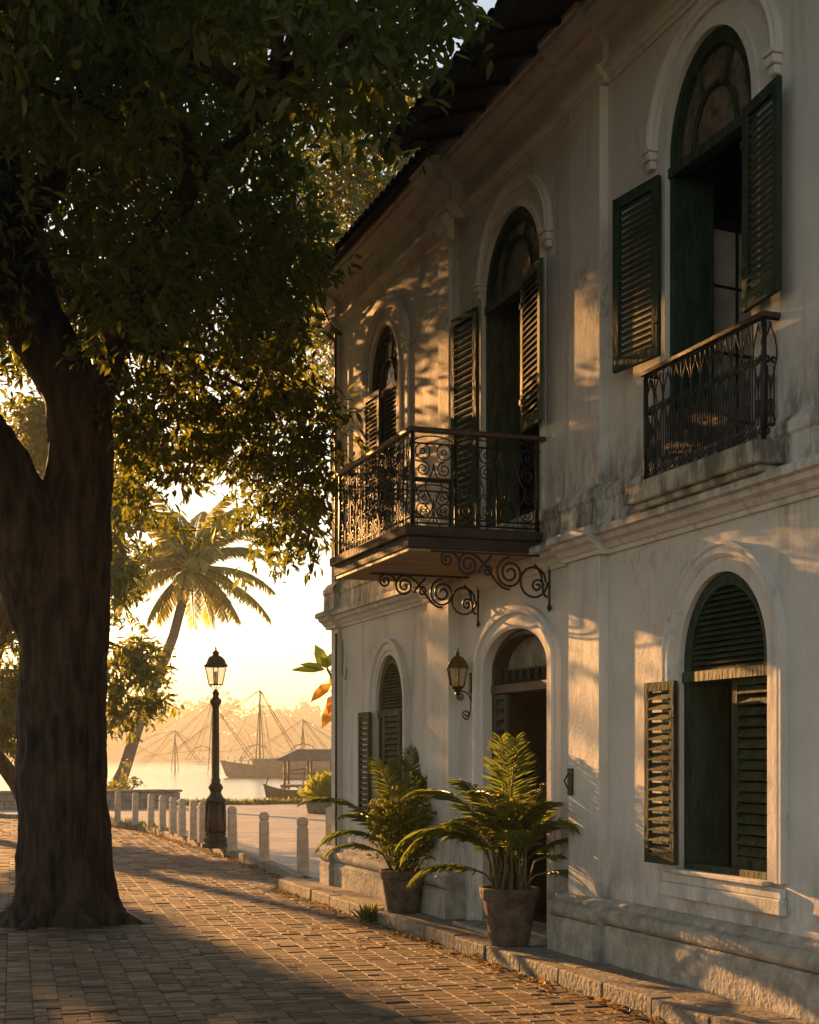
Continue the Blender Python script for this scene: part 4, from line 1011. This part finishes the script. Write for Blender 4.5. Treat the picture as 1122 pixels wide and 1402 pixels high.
def pot(t, p, rt, rb_, h):
    b = B(); k = rt
    b.lathe([(rb_ * .96, 0), (rb_, .012), (rb_ + (rt - rb_) * .72, h * .76), (rt * .955, h * .80), (rt * .99, h * .81), (rt * 1.0, h * .83), (rt * 1.03, h * .92), (rt * 1.05, h * .985), (rt * 1.03, h), (rt * .93, h), (rt * .90, h * .9)], p, 36)
    b.build('pot', M_TERRA, t, smooth=True)
    b = B(); b.lathe([(rt * .91, h * .86), (rt * .5, h * .90), (.01, h * .92)], p, 20); b.build('soil', M_SOIL, t)
def areca(p, label, h0, specs, seed, rt, rb_, ph, bush=0, flower=False, name='potted_palm', bush_h=.55, bush_r=.3):
    rng = np.random.default_rng(seed); t = empty(name, p, label, 'potted plant', 'potted palms by the front door')
    p = Vector(p)
    if rt: pot(t, p, rt, rb_, ph)
    arr = []; rb = B(); z0 = p.z + ph * .88
    right = Vector((math.cos(TH), -math.sin(TH), 0)); fwd = Vector((math.sin(TH), math.cos(TH), 0))
    for (lx, ly, stemh, az, el, L, dr, nl, ll) in specs:
        b_ = p + right * lx + fwd * ly; b_.z = z0
        az = R(az); el = R(el); dd = right * math.cos(az) * math.cos(el) + fwd * math.sin(az) * math.cos(el) + Vector((0, 0, math.sin(el)))
        mid = b_ + Vector((0, 0, stemh)) + dd * .12; 
        pts = frond(arr, mid, dd, L, dr, nl + 8, ll * .97, .0105, rng, vee=.35, tip_l=.3)
        rb.tube([b_, b_.lerp(mid, .5) + Vector((rng.normal() * .01, rng.normal() * .01, 0)), mid] + pts[1:], [.013, .011, .009] + [.008 * (1 - j / 15) + .002 for j in range(14)], 5, cap=False)
    st = rb.build('stems', M_STEM, t, smooth=True); st.name = 'stem'
    leaflet_mesh('frond', arr, M_ARECA, t, .18)
    if bush:
        C = []
        for _ in range(bush):
            q = rng.normal(size=3); q /= np.linalg.norm(q); q *= rng.random() ** .4
            C.append((p.x + q[0] * bush_r, p.y + q[1] * bush_r, z0 + bush_h + q[2] * bush_r * 1.15))
        foliage('foliage', C, M_LEAF3, t, per=12, L=.055, Wr=.45, spread=.11, droop=.0, rng=rng)
        b = B()
        for _ in range(16):
            e = Vector(C[rng.integers(len(C))]); s_ = Vector((p.x + rng.normal() * .06, p.y + rng.normal() * .06, z0)); b.tube([s_, s_.lerp(e, .5) + Vector((0, 0, .05)), e], [.008, .006, .002], 4, cap=False)
        b.build('branch', M_BARK, t)
M_LEAF3 = leafmat('shrub_leaf', (.03, .05, .01), (.11, .13, .025), (.55, .55, .06), .45)
r_ = random.Random(4)
sp2 = [(0, 0, .45, 78, 72, .80, .05, 44, .25), (.05, 0, .40, 15, 42, .98, .085, 46, .24), (-.08, 0, .42, 160, 50, .85, .16, 40, .27), (-.05, .03, .30, 185, 35, .85, .17, 40, .26), (-.1, 0, .35, 170, 30, .80, .22, 40, .25),
       (.1, 0, .22, 0, 25, .6, .15, 34, .22), (.1, -.05, .12, -20, 20, .62, .17, 34, .22), (-.1, -.05, .12, 200, 25, .7, .15, 36, .24), (0, .1, .5, 100, 75, .75, .09, 36, .24), (-.03, -.06, .35, 240, 60, .7, .15, 36, .22), (.06, .05, .42, 50, 55, .75, .13, 36, .24),
       (0, -.1, .25, 270, 50, .6, .2, 34, .22), (.08, -.08, .35, 310, 45, .6, .18, 34, .22), (-.06, .08, .42, 130, 60, .7, .15, 34, .24), (.03, 0, .2, 340, 40, .65, .14, 34, .22), (-.05, 0, .22, 215, 50, .6, .12, 34, .22)]
for _ in range(12): sp2.append((r_.uniform(-.12, .12), r_.uniform(-.12, .12), r_.uniform(.1, .4), r_.uniform(0, 360), r_.uniform(45, 75), r_.uniform(.4, .65), .15, 30, .2))
areca((-.39, 11.25, .12), 'full areca palm in a tall terracotta pot directly before the open front door', 0, sp2, 31, .245, .165, .48, bush=70, bush_h=.62, bush_r=.22)
sp1 = [(-.08, 0, .38, 178, 42, .95, .14, 46, .24), (-.05, 0, .50, 130, 70, .62, .10, 38, .22), (-.1, 0, .15, 185, 30, .62, .16, 36, .2), (-.1, 0, .28, 190, 30, .75, .20, 36, .22), (.05, 0, .2, 10, 25, .5, .15, 30, .2), (.0, .1, .45, 60, 65, .6, .12, 34, .22), (-.1, .1, .3, 150, 45, .6, .15, 34, .22), (.1, 0, .12, -10, 20, .45, .15, 30, .18)]
areca((-.39, 13.95, .12), 'bushy shrub with palm fronds in the smaller dark terracotta pot further along the wall', 0, sp1, 32, .235, .165, .43, bush=330, bush_h=.50, bush_r=.36)
sp3 = [(0, 0, .75, a, e, .55, .13, 34, .24) for a, e in ((60, 80), (100, 65), (10, 55), (30, 70), (0, 45), (330, 55), (60, 60))]
areca((-.22, 14.38, .12), 'small palm tucked against the wall behind the bushy potted shrub', 0, sp3, 33, .16, .12, .30)

# plaza planter with yellow green shrub
def planter():
    p = at(448, 1112, 40.5); p.z = .11
    t = empty('planter', p, 'round planter with a bright yellow green shrub behind the house corner', 'planter')
    b = B(); b.lathe([(.5, 0), (.55, .02), (.62, .32), (.66, .34), (.66, .40), (.60, .40), (.55, .30)], p, 24); b.build('pot', M_KERB, t, smooth=False)
    rng = np.random.default_rng(41); arr = []
    for _ in range(1500):
        a = rng.uniform(0, 2 * PI); e = rng.uniform(.1, 1.5); d = np.array([math.cos(a) * math.cos(e), math.sin(a) * math.cos(e), math.sin(e)])
        q = np.array(p) + np.array([0, 0, .4]) + d * rng.uniform(.1, .62) * np.array([1.1, 1.1, .9])
        arr.append((q, d + rng.normal(size=3) * .3 + np.array([0, 0, .4]), rng.normal(size=3), rng.uniform(.18, .3), .035))
    leaflet_mesh('foliage', arr, leafmat('gold_leaf', (.14, .17, .02), (.30, .32, .03), (.7, .7, .05), .45), t)
planter()
# broad leaved plant poking out behind the corner
def broadleaf():
    D = 24; o_ = at(492, 1150, D); o_.z = .11
    t = empty('broadleaf_plant', o_, 'young almond tree twig with large green and rusty leaves sticking out past the house corner', 'plant')
    top = at(462, 905, D); b = B(); b.tube([o_, o_.lerp(top, .5) + Vector((.1, 0, 0)), at(475, 980, D), at(462, 940, D), at(448, 915, D)], [.05, .045, .04, .032, .02], 8)
    b.tube([at(470, 960, D), at(458, 950, D), at(452, 945, D)], [.012, .01, .006], 5); b.build('stem', M_STEM, t, smooth=True)
    right = Vector((math.cos(TH), -math.sin(TH), 0)); back = Vector((-math.sin(TH), -math.cos(TH), 0))
    A1 = []; A2 = []
    for (u, v, u2, v2, wd, k) in ((446, 915, 433, 884, .20, 0), (446, 917, 413, 908, .13, 0), (444, 918, 400, 915, .12, 0), (448, 914, 458, 893, .15, 0), (452, 920, 474, 905, .14, 0), (455, 935, 426, 958, .17, 1), (460, 950, 450, 975, .18, 1), (462, 960, 441, 994, .20, 1), (464, 950, 478, 985, .18, 0), (452, 925, 466, 945, .16, 0), (450, 915, 440, 900, .13, 0), (475, 980, 500, 960, .18, 0), (476, 985, 495, 1010, .2, 0), (470, 960, 500, 930, .2, 0), (478, 1000, 470, 1035, .18, 1), (482, 1020, 510, 1000, .2, 0)):
        a, c_ = at(u, v, D), at(u2, v2, D - .1); dd = c_ - a
        (A2 if k else A1).append((a, dd, back + Vector((0, 0, .5)), dd.length * 1.05, wd * 1.1))
    leaflet_mesh('leaf', A1, leafmat('almond_green', (.10, .16, .02), (.16, .2, .03), (.5, .6, .05), .5), t, .12)
    o = leaflet_mesh('leaf', A2, leafmat('almond_rust', (.30, .13, .02), (.38, .2, .03), (.8, .4, .05), .5), t, .15); o['label'] = 'rusty orange leaves'
broadleaf()
# shrubs on the shore
def shore_shrub(px, py, D, h, label, seed):
    p = at(px, py, D); p.z = .1; rng = np.random.default_rng(seed)
    t = empty('shore_shrub', p, label, 'shrub', 'shrubs on the shore')
    C = [(p.x + rng.normal() * .22, p.y + rng.normal() * .3, p.z + h * rng.uniform(.15, 1)) for _ in range(26)]
    foliage('foliage', C, M_LEAF2, t, per=10, L=.16, spread=.25, droop=-.2, rng=rng)
    b = B()
    for q in C[:10]: b.tube([p, (Vector(p) + Vector(q)) / 2 + Vector((.05, 0, .1)), q], [.015, .01, .004], 4)
    b.build('stem', M_BARK, t)
shore_shrub(178, 1096, 46.5, 1.25, 'tall thin shrub at the foot of the leaning palm', 51)
shore_shrub(160, 1098, 46, .7, 'low shrub hugging the palm trunk base', 52)
# low stone wall
b = B()
y_ = 0
for i in range(24):
    x0 = -12 + i * .62
    for r in range(2):
        off = .31 * r; b.box(x0 + off, x0 + off + .61, 45.0 + random.uniform(-.02, .02), 45.5, .10 + r * .24, .10 + r * .24 + .235)
b.box(-12.1, 3.25, 44.95, 45.55, .585, .66)
tag(b.build('stone_wall', mat('wall_stone', (.26, .23, .19), .9, .4, 4, .8, 12), bevel=.02), 'low grey stone wall between the trees and the water', 'wall')
# grass tufts on the quay lip and at the kerb
def grass(name, pts, h, label, seed, m=M_GRASS, kind='stuff', cat='grass', wl=.012):
    rng = np.random.default_rng(seed); arr = []
    for p, n_, rad in pts:
        for _ in range(n_):
            q = np.array(p) + np.array([rng.normal() * rad, rng.normal() * rad, 0]); arr.append((q, np.array([rng.normal() * .5, rng.normal() * .5, 1.0]), rng.normal(size=3), h * rng.uniform(.5, 1.2), wl))
    o = leaflet_mesh(name, arr, m, None, .4); tag(o, label, cat, kind=kind)
grass('grass', [((x, 47.1 + .25 * math.sin(x * 3), .11), 46, .22) for x in np.arange(-8, 12, .25)], .22, 'ragged strip of grass along the water edge of the plaza', 61, wl=.03)
grass('weed_tuft', [((-.64, 14.25, 0), 150, .045)], .17, 'small grass tuft growing out of the kerb below the smaller pot', 62, M_ARECA, None, 'weed')
grass('kerb_weeds', [((kerb_x(y) + .05, y, .1), 5, .06) for y in np.arange(31, 40, .2)], .14, 'weeds sprouting along the far bend of the kerb', 63, wl=.02)
# fallen leaves in the gutter
def litter():
    rng = np.random.default_rng(71); n = 1500; y = 3 + rng.random(n) ** 1.0 * 36; P = []
    for yy in y:
        sp = abs(rng.normal()) * .09 if rng.random() < .75 else rng.random() ** 2 * 3.5
        x = kerb_x(yy) - .03 - sp
        P.append((x, yy, .012))
    P = np.array(P); A = rng.normal(size=(n, 3)) * [1, 1, .15]; N = np.tile([0, 0, 1.], (n, 1)) + rng.normal(size=(n, 3)) * .35; L = rng.uniform(.03, .085, n)
    V, F = leaf_geo(P, A, N, L, L * .5, .25, .2)
    o = np_mesh('fallen_leaves', V, F, leafmat('dry_leaf', (.20, .11, .04), (.42, .30, .12), (.5, .3, .1), .25, .7)); tag(o, 'dry leaves scattered along the gutter', 'leaves', kind='stuff')
litter()

# ------------------------------------------------------------------ across the water
WZ = -.35
def hull(b, p, L, wd, h, ax, sheer=.35, mi=0):
    ax = Vector(ax).normalized(); sd = Vector((-ax.y, ax.x, 0)); n = 14; vs = []; fs = []; k = 6
    for i in range(n + 1):
        t = i / n * 2 - 1; w_ = wd / 2 * (1 - abs(t) ** 2.6) + .02; zt = h * (1 + sheer * abs(t) ** 2.2); bt = .25 * abs(t) ** 4
        for j in range(k):
            a = -1 + 2 * j / (k - 1); prof = 1 - abs(a) ** 3.0
            vs.append(p + ax * (t * L / 2 * (1 - .10 * prof * (abs(t) > .99))) + sd * (w_ * (abs(a) ** .6 if a > 0 else -abs(a) ** .6)) + Vector((0, 0, zt * (1 - prof) + (-.15 + bt * h) * prof)))
    for i in range(n):
        for j in range(k - 1): fs.append((i * k + j, i * k + j + 1, (i + 1) * k + j + 1, (i + 1) * k + j))
        fs.append((i * k, (i + 1) * k, (i + 1) * k + k - 1, i * k + k - 1))
    b.add(vs, fs, mi)
right = Vector((math.cos(TH), -math.sin(TH), 0)); fwd = Vector((math.sin(TH), math.cos(TH), 0))
# big moored boat
p = at(382, 1064, 140); p.z = WZ
t = empty('cargo_boat', p, 'long grey wooden cargo boat moored in mid channel behind the fishing nets', 'boat')
b = B(); hull(b, p, 11.2, 2.6, 1.15, right + fwd * .15, .45); b.build('hull', M_HULL, t)
b = B(); c_ = p + right * 1.2
def obox(b, c, hw, hd, z0, z1, ax=right, ay=fwd):
    v = [c + ax * (sx * hw) + ay * (sy * hd) for sx, sy in ((-1, -1), (1, -1), (1, 1), (-1, 1))]
    b.add([(q.x, q.y, z0) for q in v] + [(q.x, q.y, z1) for q in v], [(0, 3, 2, 1), (4, 5, 6, 7), (0, 1, 5, 4), (1, 2, 6, 5), (2, 3, 7, 6), (3, 0, 4, 7)])
obox(b, c_, 3.6, .9, .5, 1.35); b.build('cabin', mat('cabin_blue', (.10, .11, .12), .7, .3, 1), t)
b = B(); obox(b, c_, 3.9, 1.1, 1.352, 1.46); b.build('cabin_roof', M_HULL, t)
b = B()
for s_ in (-5.2, -4.2, -3.6, -2.9):
    b = B(); q = p + right * s_; b.tube([(q.x, q.y, .3), (q.x, q.y, 1.5 + .2 * math.sin(s_ * 5))], .06, 5); b.build('post', M_HULL2, t)
# small boat in front of the pavilion
p = at(405, 1089, 70); p.z = WZ
t = empty('rowing_boat', p, 'small open wooden boat with upturned prow and bent poles near the pavilion', 'boat')
b = B(); hull(b, p, 3.1, .9, .42, right, .75); b.build('hull', M_HULL2, t)
b = B()
for a, c2 in (((-1.45, .5), (-1.3, 1.1)), ((-.75, .3), (-.25, 1.35)), ((.35, .3), (.45, 1.5)), ((-.25, 1.35), (.5, 1.45)), ((.9, .3), (.9, 1.4)), ((-.6, .5), (-.1, .6)), ((0, .6), (.4, .3))):
    b.tube([p + right * a[0] + Vector((0, 0, a[1])), p + right * c2[0] + Vector((0, 0, c2[1]))], .035, 5)
b.build('pole', M_HULL2, t)
# pavilion over the water
p = at(440, 1083, 76); p.z = WZ
t = empty('pavilion', p, 'dark roofed open jetty pavilion on posts standing in the water', 'pavilion')
b = B(); z0, z1 = 1.52, 2.05; e = [p + right * sx * 2.2 + fwd * sy * 1.6 for sx, sy in ((-1, -1), (1, -1), (1, 1), (-1, 1))]; r2 = [p + right * sx * 1.2 for sx in (-1, 1)]
b.add([(q.x, q.y, z0) for q in e] + [(q.x, q.y, z1) for q in r2] + [(q.x, q.y, z0 - .08) for q in e], [(0, 1, 5, 4), (1, 2, 5), (2, 3, 4, 5), (3, 0, 4), (6, 9, 8, 7), (0, 6, 7, 1), (1, 7, 8, 2), (2, 8, 9, 3), (3, 9, 6, 0)]); b.build('roof', M_RAFIA, t)
for sx in (-1.8, -.6, .6, 1.8):
    for sy in (-1.2, 1.2):
        b = B(); q = p + right * sx + fwd * sy; b.tube([(q.x, q.y, -.5), (q.x, q.y, z0 - .08)], .07, 6); b.build('post', M_HULL2, t)
b = B(); obox(b, p, 2.0, 1.4, .10, .22); b.build('deck', M_HULL2, t)
b = B()
for z in (.5, .8): b.tube([p + right * -1.9 - fwd * 1.3 + Vector((0, 0, z - WZ)), p + right * 1.9 - fwd * 1.3 + Vector((0, 0, z - WZ))], .035, 5)
b.build('rail', mat('red_rail', (.15, .04, .03), .6), t)
# cantilevered fishing nets
def fishing_net(px, ptop, D, label, seed, k=1.0):
    rng = random.Random(seed); base = at(px, 1040, D); base.z = WZ; top = at(px, ptop, D)
    t = empty('fishing_net', base, label, 'fishing net', 'cantilevered shore nets across the water')
    b = B(); b.tube([base, top], [.11, .06], 6); b.tube([base + right * .5, top - Vector((0, 0, .6))], .05, 4); b.tube([base - right * .5, top - Vector((0, 0, .6))], .05, 4); b.build('mast', M_ROPE, t)
    H_ = top.z; ends = []
    for (dx, dz) in ((rng.uniform(4.4, 6) * k, .6), (-rng.uniform(7, 9.5) * k, rng.uniform(.3, 2.5))):
        bb = B(); e = base + right * dx + fwd * rng.uniform(-3, 3); e.z = dz
        for off in (-.25, .25): bb.tube([top + right * off * .2, e + right * off], .035 if dx > 0 else .02, 4)
        for q in range(1, 12):
            a = top.lerp(e, q / 12); bb.tube([a - right * .24 * q / 12, a + right * .24 * q / 12], .018, 3)
        bb.build('boom', M_ROPE, t); ends.append(e)
    bb = B()
    for _ in range(13):
        a = rng.uniform(0, 2 * PI); L_ = rng.uniform(4, 9.5) * k; e = base + right * math.cos(a) * L_ + fwd * math.sin(a) * L_; e.z = rng.uniform(.3, 4.6 * k)
        s_ = top if rng.random() < .65 else base + Vector((0, 0, rng.uniform(.8, 3)))
        m_ = s_.lerp(e, .5) - Vector((0, 0, rng.uniform(-.9, .9)))
        q = [s_.lerp(m_, i / 4).lerp(m_.lerp(e, i / 4), i / 4) for i in range(5)]; bb.tube(q, .018, 4, cap=False)
    bb.build('rope', M_ROPE, t)
    bb = B(); c_ = ends[0] + Vector((0, 0, .9))
    for i in range(4):
        a = PI / 4 + i * PI / 2; e = c_ + right * 2.6 * math.cos(a) + fwd * 2.6 * math.sin(a) + Vector((0, 0, -.3))
        q = [c_ + Vector((0, 0, 1.5)), c_.lerp(e, .5) + Vector((0, 0, 1.35)), e]; bb.tube(q, .04, 4)
    for i in range(4):
        a = PI / 4 + i * PI / 2; a2 = a + PI / 2
        for s_ in (1, .7, .4): bb.tube([c_ + (right * math.cos(a) + fwd * math.sin(a)) * 2.6 * s_ - Vector((0, 0, .3 + (1 - s_))), c_ + (right * math.cos(a2) + fwd * math.sin(a2)) * 2.6 * s_ - Vector((0, 0, .3 + (1 - s_)))], .018, 3)
    bb.build('net', M_ROPE, t)
fishing_net(356, 945, 150, 'tallest shore net whose mast rises right above the cargo boat', 1)
fishing_net(291, 962, 165, 'slim masted shore net just past the street lamp', 2, .9)
fishing_net(415, 985, 175, 'lower shore net partly behind the pavilion roof', 3, .9)
fishing_net(240, 1000, 190, 'lowest faint shore net nearest the palm trunk', 4, .8)

# far bank with wood and houses
b = B(); n = 60; vs = []; fs = []
for i in range(n + 1):
    s_ = -420 + 900 * i / n; c_ = Vector((CX, 0, 0)) + fwd * 560 + right * s_
    for j, (dd, zz) in enumerate(((0, -.6), (8, 1.2), (60, 6 + 2 * math.sin(i * .5)), (200, 12))):
        q = c_ + fwd * dd; vs.append((q.x, q.y, zz))
for i in range(n):
    for j in range(3): fs.append((i * 4 + j, (i + 1) * 4 + j, (i + 1) * 4 + j + 1, i * 4 + j + 1))
b.add(vs, fs); tag(b.build('far_bank', mat('far_soil', (.07, .06, .04), .95, .4, .05)), kind='structure')
def far_wood():
    rng = np.random.default_rng(81); P = []; 
    for k in range(620):
        s_ = rng.uniform(-330, 300); dd = rng.uniform(10, 120); hgt = 3.4 + 3.6 * noise.noise(Vector((s_ * .03, 1, 0))) + rng.uniform(0, 5) + dd * .035
        big = 1.9 if abs(s_ + 35 + 0) < 40 else 1.0
        r0 = rng.uniform(3, 6.0); c_ = np.array(Vector((CX, 0, 0)) + fwd * (560 + dd) + right * s_) + np.array([0, 0, dd * .1 + hgt])
        q = rng.normal(size=(70, 3)); q = q / np.linalg.norm(q, axis=1)[:, None] * rng.random((70, 1)) ** .3; P.append(c_ + q * [r0, r0, r0 * .8 + hgt * .3])
        q = rng.normal(size=(25, 3)) * [r0 * .5, r0 * .5, hgt * .4]; P.append(c_ - [0, 0, hgt * .6] + q)
    P = np.concatenate(P); n = len(P); A = rng.normal(size=(n, 3)); N = rng.normal(size=(n, 3)); L = rng.uniform(1.2, 2.6, n)
    V, F = leaf_geo(P, A, N, L, L * .8); o = np_mesh('far_wood', V, F, leafmat('far_leaf', (.03, .045, .015), (.05, .07, .02), (.2, .22, .04), .25)); tag(o, 'hazy wood on the far bank', 'wood', kind='stuff')
far_wood()
HS = [(-78, 5, 'long low'), (-66, 4.5, 'small square'), (-56, 6, 'wide tan roofed'), (-50, 7, 'tall gabled'), (-40, 8, 'broad pale'), (-31, 5, 'narrow grey'), (-22, 6, 'squat')]
LB = ['pale shed on the far bank left of the distant houses', 'tiny square house on the far bank beside the shed', 'far bank house in line with the street lamp post', 'gabled far bank house right beside the lamp post', 'broad tan roofed far bank house behind the tallest net mast', 'narrow far bank house right of the tallest mast', 'far bank house just over the pavilion roof']
for (s_, wv, _), lab in zip(HS, LB):
    c_ = Vector((CX, 0, 0)) + fwd * 556 + right * (s_ * 1.0); c_.z = .6
    t = empty('far_house', c_, lab, 'house', 'houses on the far bank')
    hh = 2.2 + (wv % 3) * .5; b = B(); obox(b, c_, wv, 3, -.3, hh); b.build('wall', mat('far_wall', (.45, .40, .33), .9), t)
    b = B(); e = [c_ + right * sx * (wv + .6) + fwd * sy * 3.8 for sx, sy in ((-1, -1), (1, -1), (1, 1), (-1, 1))]; rr = [c_ + right * sx * (wv * .7) for sx in (-1, 1)]
    b.add([(q.x, q.y, hh) for q in e] + [(q.x, q.y, hh + 2.4) for q in rr], [(0, 1, 5, 4), (1, 2, 5), (2, 3, 4, 5), (3, 0, 4), (0, 3, 2, 1)]); b.build('roof', mat('far_roof', (.32, .17, .09), .9), t)
    for k in range(3):
        b = B(); q = c_ + right * (-wv * .6 + k * wv * .6) - fwd * 3.03; obox(b, q, .45, .04, .5, 1.5); b.build('window', M_DARKW, t)

# ------------------------------------------------------------------ haze
b = B(); b.box(-880, 880, -50, 990, -2.5, 34)
hz = bpy.data.materials.new('haze'); hz.use_nodes = True; n = hz.node_tree.nodes; n.clear()
pv = n.new('ShaderNodeVolumePrincipled'); pv.inputs['Color'].default_value = (.42, .45, .46, 1); pv.inputs['Density'].default_value = .0015; pv.inputs['Anisotropy'].default_value = .45
oo = n.new('ShaderNodeOutputMaterial'); hz.node_tree.links.new(pv.outputs[0], oo.inputs['Volume'])
tag(b.build('haze', hz), kind='stuff')
